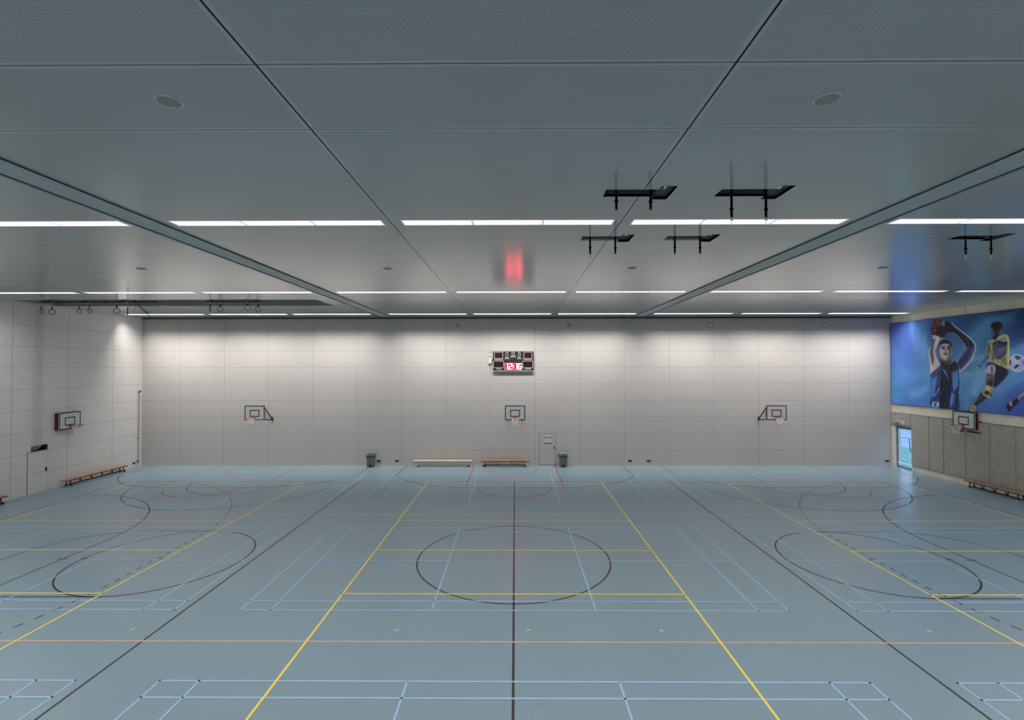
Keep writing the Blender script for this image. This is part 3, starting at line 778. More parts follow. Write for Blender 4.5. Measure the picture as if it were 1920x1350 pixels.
# flush door in the far wall
d1 = obj('door_1', bxo(1.48, 2.46, YB-0.012, YB-0.001, 0.05, 1.93), 'wall_back'); tag(d1, kind='structure')
M['gap'] = mat('dark gap', (0.10, 0.10, 0.10), 0.8, srgb=False)
bm = B()
for r in ((1.462, 1.48, 0.035, 1.93), (2.46, 2.475, 0.035, 1.93), (1.462, 2.475, 1.93, 1.943), (1.462, 2.475, 0.032, 0.05)): box(bm, r[0], r[1], YB-0.008, YB-0.001, r[2], r[3])
obj('door_gap', bm, 'gap', d1)
obj('door_handle', bxo(2.335, 2.385, YB-0.035, YB-0.012, 0.985, 1.18), 'dark_steel', d1, bevel=0.005)
t = thing('notice_board', 'pale notice in a holder with white top and bottom rails, on the flush grey door', 'notice', (1.97, YB-0.013, 1.60))
obj('sheet', bxo(-0.22, 0.22, -0.006, -0.001, -0.16, 0.16), 'paper', t)
obj('top_rail', bxo(-0.24, 0.24, -0.03, -0.001, 0.155, 0.19), 'white_metal', t, bevel=0.004)
obj('bottom_rail', bxo(-0.24, 0.24, -0.03, -0.001, -0.19, -0.155), 'white_metal', t, bevel=0.004)
obj('clip', bxo(0.14, 0.20, -0.012, -0.006, 0.10, 0.14), 'black_p', t)
M['redsign'] = mat('red sticker', (0.62, 0.12, 0.11), 0.5, srgb=False); M['pinksign'] = mat('pale sticker', (0.66, 0.45, 0.44), 0.5, srgb=False)
t = thing('safety_sticker', 'small red and pale triangular sticker on the flush door, beside the notice', 'sign', (2.37, YB-0.013, 1.655), group='door stickers')
bm = B(); bm.faces.new([bm.verts.new(p) for p in ((-0.06, -0.002, -0.05), (0.06, -0.002, -0.05), (0.0, -0.002, 0.06))]); obj('sheet', bm, 'pinksign', t)
bm = B(); bm.faces.new([bm.verts.new(p) for p in ((0.0, -0.004, -0.025), (0.035, -0.004, -0.025), (0.018, -0.004, 0.03))]); obj('symbol', bm, 'redsign', t)
t = thing('safety_sticker', 'small round red and pale sticker on the flush door, the lower one', 'sign', (2.37, YB-0.013, 1.51), group='door stickers')
o = obj('sheet', lathe(B(), [(0.0001, 0), (0.062, 0), (0.062, 0.004)], 24), 'pinksign', t); o.rotation_euler = (PI/2, 0, 0)
bm = tube(B(), [(0.047*math.cos(math.radians(a)), -0.006, 0.047*math.sin(math.radians(a))) for a in range(150, 400, 10)], 0.008, 5); obj('ring_symbol', bm, 'redsign', t)

# side wall door with niche above
d2 = obj('door_2', bxo(XL+0.001, XL+0.014, 22.335, 23.30, 0.0, 1.915), 'wall_left'); tag(d2, kind='structure')
bm = B()
for r in ((22.315, 22.335, 0.0, 1.98), (23.30, 23.312, 0.0, 1.93)): box(bm, XL+0.001, XL+0.010, *r)
box(bm, XL+0.001, XL+0.010, 22.315, 22.50, 1.965, 1.98); box(bm, XL+0.001, XL+0.010, 22.315, 23.312, 1.915, 1.927)
obj('door_gap', bm, 'gap', d2)
obj('door_handle', bxo(XL+0.014, XL+0.045, 23.17, 23.235, 0.95, 1.13), 'dark_steel', d2, bevel=0.005)
t = thing('wall_pole', 'tall slim grey pole hung on the side wall in the corner, hook at its top', 'pole', (-22.60, 28.83, 0))
obj('shaft', tube(B(), [(0, 0, 0.17), (0, 0, 4.45)], 0.017, 8), mat('grey pole', (0.20, 0.20, 0.19), 0.5, srgb=False), t)
obj('grip', tube(B(), [(0, 0, 2.1), (0, 0, 2.9)], 0.021, 8), mat('tan grip', (0.28, 0.24, 0.15), 0.6, srgb=False), t)
bm = tube(B(), [(0, 0, 4.42), (0.02, 0.0, 4.52), (0.02, 0.09, 4.54), (0.02, 0.11, 4.47)], 0.02, 6); box(bm, -0.035, 0.035, -0.045, 0.045, 4.42, 4.50); obj('hook', bm, 'dark_steel', t)
bm = B(); box(bm, -0.098, 0.02, -0.02, 0.02, 1.66, 1.69); box(bm, -0.098, 0.03, -0.07, 0.02, 0.30, 0.35); obj('bracket', bm, 'dark_steel', t)
obj('foot', bxo(-0.03, 0.03, -0.03, 0.03, 0.12, 0.19), 'cream_rubber', t)
t = thing('wall_socket', 'black low wall socket on the side wall under the tall pole', 'socket', (XL, 28.60, 0.24), group='low wall sockets')
obj('plate', bxo(0.001, 0.013, -0.10, 0.10, -0.05, 0.05), 'black_p', t)
obj('insert', bxo(0.0135, 0.017, -0.07, 0.07, -0.03, 0.03), 'recess', t)

# ------------------------------------------------------------------ gym benches
def bench(lab, loc, rz, L, top, legm, footm, wheel=1, ztop=0.34, vstyle=False, nstrut=3, beam=True):
    t = thing('gym_bench', lab, 'bench', loc, rz, 'gym benches along the walls')
    h = L/2
    tp = obj('seat_plank', bxo(-h, h, -0.125, 0.125, ztop-0.032, ztop), top, t, bevel=0.006)
    obj('plank_rail', box(bxo(-h+0.02, h-0.02, -0.118, -0.098, ztop-0.062, ztop-0.033), -h+0.02, h-0.02, 0.098, 0.118, ztop-0.062, ztop-0.033), legm, t)
    for q in (-1, 1):
        x = q*(h-0.30); bm = B()
        bar(bm, (x, -0.08, ztop-0.05), (x, -0.15, 0.02), 0.045, 0.03, (1, 0, 0)); bar(bm, (x, 0.08, ztop-0.05), (x, 0.15, 0.02), 0.045, 0.03, (1, 0, 0))
        box(bm, x-0.022, x+0.022, -0.13, 0.13, 0.055, 0.085); box(bm, x-0.03, x+0.03, -0.10, 0.10, ztop-0.075, ztop-0.033)
        lg = obj('leg', bm, legm, t)
        for y_q in (-0.175, 0.125): obj('foot', bxo(x-0.035, x+0.035, y_q, y_q+0.05, 0.0, 0.045), footm, lg, bevel=0.006)
        if q == wheel:
            xw = x+q*0.10
            bm = B(); bar(bm, (x, -0.10, 0.10), (xw, -0.10, 0.05), 0.02, 0.03); bar(bm, (x, 0.10, 0.10), (xw, 0.10, 0.05), 0.02, 0.03)
            bk_ = obj('caster_bracket', bm, legm, t)
            bm = B()
            for yy in (-0.12, 0.10):
                tube(bm, [(xw, yy, 0.045), (xw, yy+0.02, 0.045)], 0.044, 16)
            obj('wheel', bm, 'black_p', bk_)
    if beam: obj('balance_beam', bxo(-h+0.30, h-0.30, -0.03, 0.03, 0.065, 0.115), legm, t)
    for i in range(nstrut):
        x = -h+0.30+(L-0.60)*(i+1)/(nstrut+1); bm = B()
        if vstyle:
            bar(bm, (x, -0.10, ztop-0.05), (x+0.02, -0.01, 0.13), 0.03, 0.02, (1, 0, 0)); bar(bm, (x, 0.10, ztop-0.05), (x+0.02, 0.01, 0.13), 0.03, 0.02, (1, 0, 0))
            box(bm, x-0.03, x+0.05, -0.03, 0.03, 0.11, 0.15)
        else: box(bm, x-0.018, x+0.018, -0.03, 0.03, 0.11, ztop-0.033)
        obj('strut', bm, legm, t)
    bm = B()
    for q in (-1, 1):
        bar(bm, (q*(h-0.32), 0, ztop-0.05), (q*(h-0.30)*0.35, 0, 0.12), 0.016, 0.016)
    obj('cross_brace', bm, legm, t)
    return t
M['pale_leg'] = mat('pale grey painted steel', (0.50, 0.48, 0.44), 0.5, srgb=False)
M['dark_leg'] = mat('dark grey steel', (0.035, 0.042, 0.05), 0.5, srgb=False)
bench('long pale bench with cream edge by the far wall, left of the brown bench', (-4.34, 28.86, 0), 0, 3.56, 'beech', 'pale_leg', 'black_p', 1, 0.37, nstrut=0)
bench('orange brown bench with dark red legs by the far wall, under the middle hoop', (-0.60, 28.86, 0), 0, 2.96, 'teak', 'bench_red', 'black_p', -1, 0.36, nstrut=2)
bench('long red brown bench along the side wall, under the hoop by the ropes', (-22.36, 25.68, 0), PI/2, 3.86, 'teak', 'bench_red', 'black_p', 1, 0.33, nstrut=4)
bench('brown bench cut off by the frame, nearest along the side wall', (-22.36, 19.15, 0), PI/2, 3.86, 'teak', 'bench_red', 'black_p', 1, 0.33, nstrut=4)
bench('worn brown bench with cream feet along the padded wall under the mural', (22.30, 22.60, 0), PI/2, 2.86, 'oak', 'dark_leg', 'cream_rubber', 0, 0.36, vstyle=True, nstrut=3)

# ------------------------------------------------------------------ waste bins
def wbin(lab, loc, rz, white):
    t = thing('waste_bin', lab, 'bin', loc, rz, 'waste bins by the far wall')
    bm = B()
    def ring(w, d, z): return [bm.verts.new((a*w/2, b_*d/2, z)) for a, b_ in ((-1,-1),(1,-1),(1,1),(-1,1))]
    rs = [ring(0.40, 0.36, 0.0), ring(0.47, 0.42, 0.60), ring(0.50, 0.45, 0.60), ring(0.50, 0.45, 0.635)]
    for A, Q in zip(rs, rs[1:]):
        for i in range(4): j = (i+1) % 4; bm.faces.new((A[i], A[j], Q[j], Q[i]))
    bm.faces.new(list(reversed(rs[0]))); bm.faces.new(rs[-1])
    bd = obj('body', bm, 'bin_body', t, bevel=0.02)
    bm = B()
    rs = [ring(0.56, 0.52, 0.62), ring(0.56, 0.52, 0.665), ring(0.50, 0.44, 0.725), ring(0.40, 0.30, 0.75)]
    for A, Q in zip(rs, rs[1:]):
        for i in range(4): j = (i+1) % 4; bm.faces.new((A[i], A[j], Q[j], Q[i]))
    bm.faces.new(list(reversed(rs[0]))); bm.faces.new(rs[-1])
    ld = obj('lid', bm, 'bin_lid', t, bevel=0.012)
    obj('lid_handle', box(bxo(-0.09, 0.09, -0.27, -0.235, 0.655, 0.70), -0.04, 0.04, -0.14, 0.04, 0.745, 0.775), 'black_p', ld, bevel=0.006)
    obj('pedal', box(bxo(-0.07, 0.07, -0.235, -0.17, 0.015, 0.05), -0.06, 0.06, -0.206, -0.186, 0.02, 0.155), 'black_p', t, bevel=0.004)
    if white: obj('liner_edge', bxo(-0.13, 0.14, 0.14, 0.20, 0.74, 0.785), 'white_metal', t, bevel=0.01)
wbin('grey pedal bin with dark teal lid by the far wall, left of the pale bench', (-8.60, 28.78, 0), 0.12, False)
wbin('grey pedal bin with dark teal lid and white liner edge, beside the flush door', (2.86, 28.80, 0), 0.0, True)

# ------------------------------------------------------------------ right wall: acoustic panels, mural, door
PJ = (29.17, 27.74, 26.52, 25.62, 24.39, 23.17, 21.96, 20.75, 19.53, 18.3)
labs = ('first full panel beside the glass door', 'second panel from the glass door', 'third panel from the glass door, partly behind the hoop', 'fourth panel from the glass door, partly behind the hoop',
        'fifth panel from the glass door, above the bench', 'sixth panel from the glass door, above the bench middle', 'seventh panel from the glass door, cut by the frame', 'eighth panel from the glass door', 'ninth panel from the glass door')
for i in range(len(PJ)-1):
    y1, y0 = PJ[i], PJ[i+1]; low = 0.34 if i else 2.53
    lab = 'grey brown felt panel above the glass door and exit sign' if i == 0 else 'tall grey brown felt wall panel, ' + labs[i-1]
    t = thing('wall_panel', lab, 'wall panel', (XR, (y0+y1)/2, low), group='felt wall panels')
    hw = (y1-y0)/2; e = 0.035
    obj('felt', bxo(-0.055, -0.001, -hw+e, hw-e-(0.0 if i else 0.0), 0.0, 3.20-low), 'felt', t, bevel=0.012)
    obj('side_rail', bxo(-0.028, -0.001, -hw-0.034, -hw+0.034, -0.02, 3.22-low), 'rail', t)
    obj('top_edge', bxo(-0.050, -0.001, -hw, hw, 3.206-low, 3.222-low), 'recess', t)
    if i: obj('foot_rail', box(bxo(-0.028, -0.001, -hw+0.034, hw-0.034, -0.06, -0.02), -0.06, -0.001, -hw+0.034, hw-0.034, -0.02, -0.004), 'rail', t)
obj_l = obj('trim_3', bxo(XR-0.07, XR-0.001, 27.70, YB-0.01, 2.455, 2.50), 'rail'); tag(obj_l, kind='structure')

# exit sign
t = thing('exit_sign', 'white exit sign box with green running figure, above the glass door', 'sign', (XR-0.062, 28.48, 2.555))
obj('box', bxo(-0.06, 0.0, -0.35, 0.35, 0.0, 0.18), mat('sign white', (0.7, 0.7, 0.67), 0.4, srgb=False), t, bevel=0.008)
M['sign_green'] = mat('dark green print', (0.02, 0.07, 0.05), 0.5, srgb=False)
pn = obj('pictogram_panel', bxo(-0.064, -0.0605, 0.0, 0.33, 0.02, 0.145), 'sign_green', t)
M['sign_w'] = mat('sign white print', (0.75, 0.78, 0.75), 0.5, srgb=False)
bm = B()
def yz(bm, P, x=-0.066): bm.faces.new([bm.verts.new((x, y, z)) for y, z in P])
yz(bm, [(0.29, 0.115), (0.27, 0.135), (0.25, 0.115), (0.27, 0.10)]); yz(bm, [(0.28, 0.10), (0.25, 0.10), (0.22, 0.06), (0.26, 0.055)])
yz(bm, [(0.26, 0.06), (0.22, 0.06), (0.19, 0.03), (0.22, 0.028)]); yz(bm, [(0.26, 0.06), (0.29, 0.03), (0.31, 0.03), (0.28, 0.07)])
yz(bm, [(0.12, 0.13), (0.08, 0.13), (0.08, 0.05), (0.12, 0.05)]); yz(bm, [(0.15, 0.055), (0.05, 0.055), (0.10, 0.028)])
obj('running_figure', bm, 'sign_w', pn)
bm = B(); yz(bm, [(-0.06, 0.045), (-0.19, 0.045), (-0.19, 0.09), (-0.125, 0.135), (-0.06, 0.09)], -0.063); yz(bm, [(-0.27, 0.055), (-0.29, 0.055), (-0.29, 0.10), (-0.27, 0.10)], -0.063)
obj('grey_symbol', bm, mat('grey print', (0.12, 0.11, 0.10), 0.6, srgb=False), t)

# glass door
dx0 = XR+0.05
bm = B()
for r_q in ((28.82, 28.895, 0.02, 2.445), (27.745, 27.80, 0.02, 2.445), (27.80, 28.82, 2.30, 2.445), (27.80, 28.82, 0.02, 0.10)): box(bm, dx0, dx0+0.05, *r_q)
d3 = obj('door_3', bm, mat('dark blue frame', (0.16, 0.20, 0.27), 0.5, srgb=False)); tag(d3, kind='structure')
obj('glass_pane', bxo(dx0+0.02, dx0+0.03, 27.80, 28.82, 0.10, 2.30), 'glass', d3)
obj('pull_handle', tube(B(), [(dx0, 27.93, 1.78), (dx0-0.04, 27.93, 1.74), (dx0-0.04, 27.84, 1.08), (dx0, 27.84, 1.03)], 0.018, 8), mat('navy handle', (0.01, 0.012, 0.04), 0.4, srgb=False), d3)
obj('glow_strip', bxo(dx0+0.005, dx0+0.015, 27.80, 28.82, 0.26, 0.31), mat('glowing white strip', (0.8, 0.85, 0.9), 0.4, srgb=False, emit=(.6, .75, 1), estr=.4), d3)  # pale strip low on the door, its bluish brightness added as emission
jm = obj('trim_4', bxo(XR-0.03, XR-0.001, 28.90, 29.16, 0.0, 2.45), 'concrete'); tag(jm, kind='structure')
th = obj('trim_5', bxo(XR-0.012, XR+0.05, 27.76, 28.89, 0.0, 0.012), mat('threshold', (0.36, 0.35, 0.33), 0.25, srgb=False)); tag(th, kind='structure')

# outside: grass, path, far grass
def ground(name, pts, z, m):
    bm = B(); bm.faces.new([bm.verts.new((x, y, z)) for x, y in pts]); o = obj(name, bm, m); tag(o, kind='structure'); return o
ground('ground_grass', [(XR+0.31, -40), (120, -40), (120, 140), (XR+0.31, 140)], -0.06, mat('outdoor grass', (0.22, 0.38, 0.27), 0.9, srgb=False, noise=0.35, nscale=3))
ground('ground_path', [(29.0, -40), (34.5, -40), (38.5, 140), (28.6, 140)], -0.045, mat('outdoor paving', (0.42, 0.42, 0.48), 0.8, srgb=False, noise=0.2, nscale=1.2))
ground('ground_kerb', [(31.8, -40), (32.0, -40), (33.9, 140), (33.6, 140)], -0.035, mat('outdoor kerb', (0.14, 0.16, 0.22), 0.8, srgb=False))

wd = bpy.data.worlds.new('sky'); sc.world = wd; wd.use_nodes = True
bg = wd.node_tree.nodes['Background']; bg.inputs[0].default_value = (0.42, 0.62, 1.0, 1); bg.inputs[1].default_value = 2.5

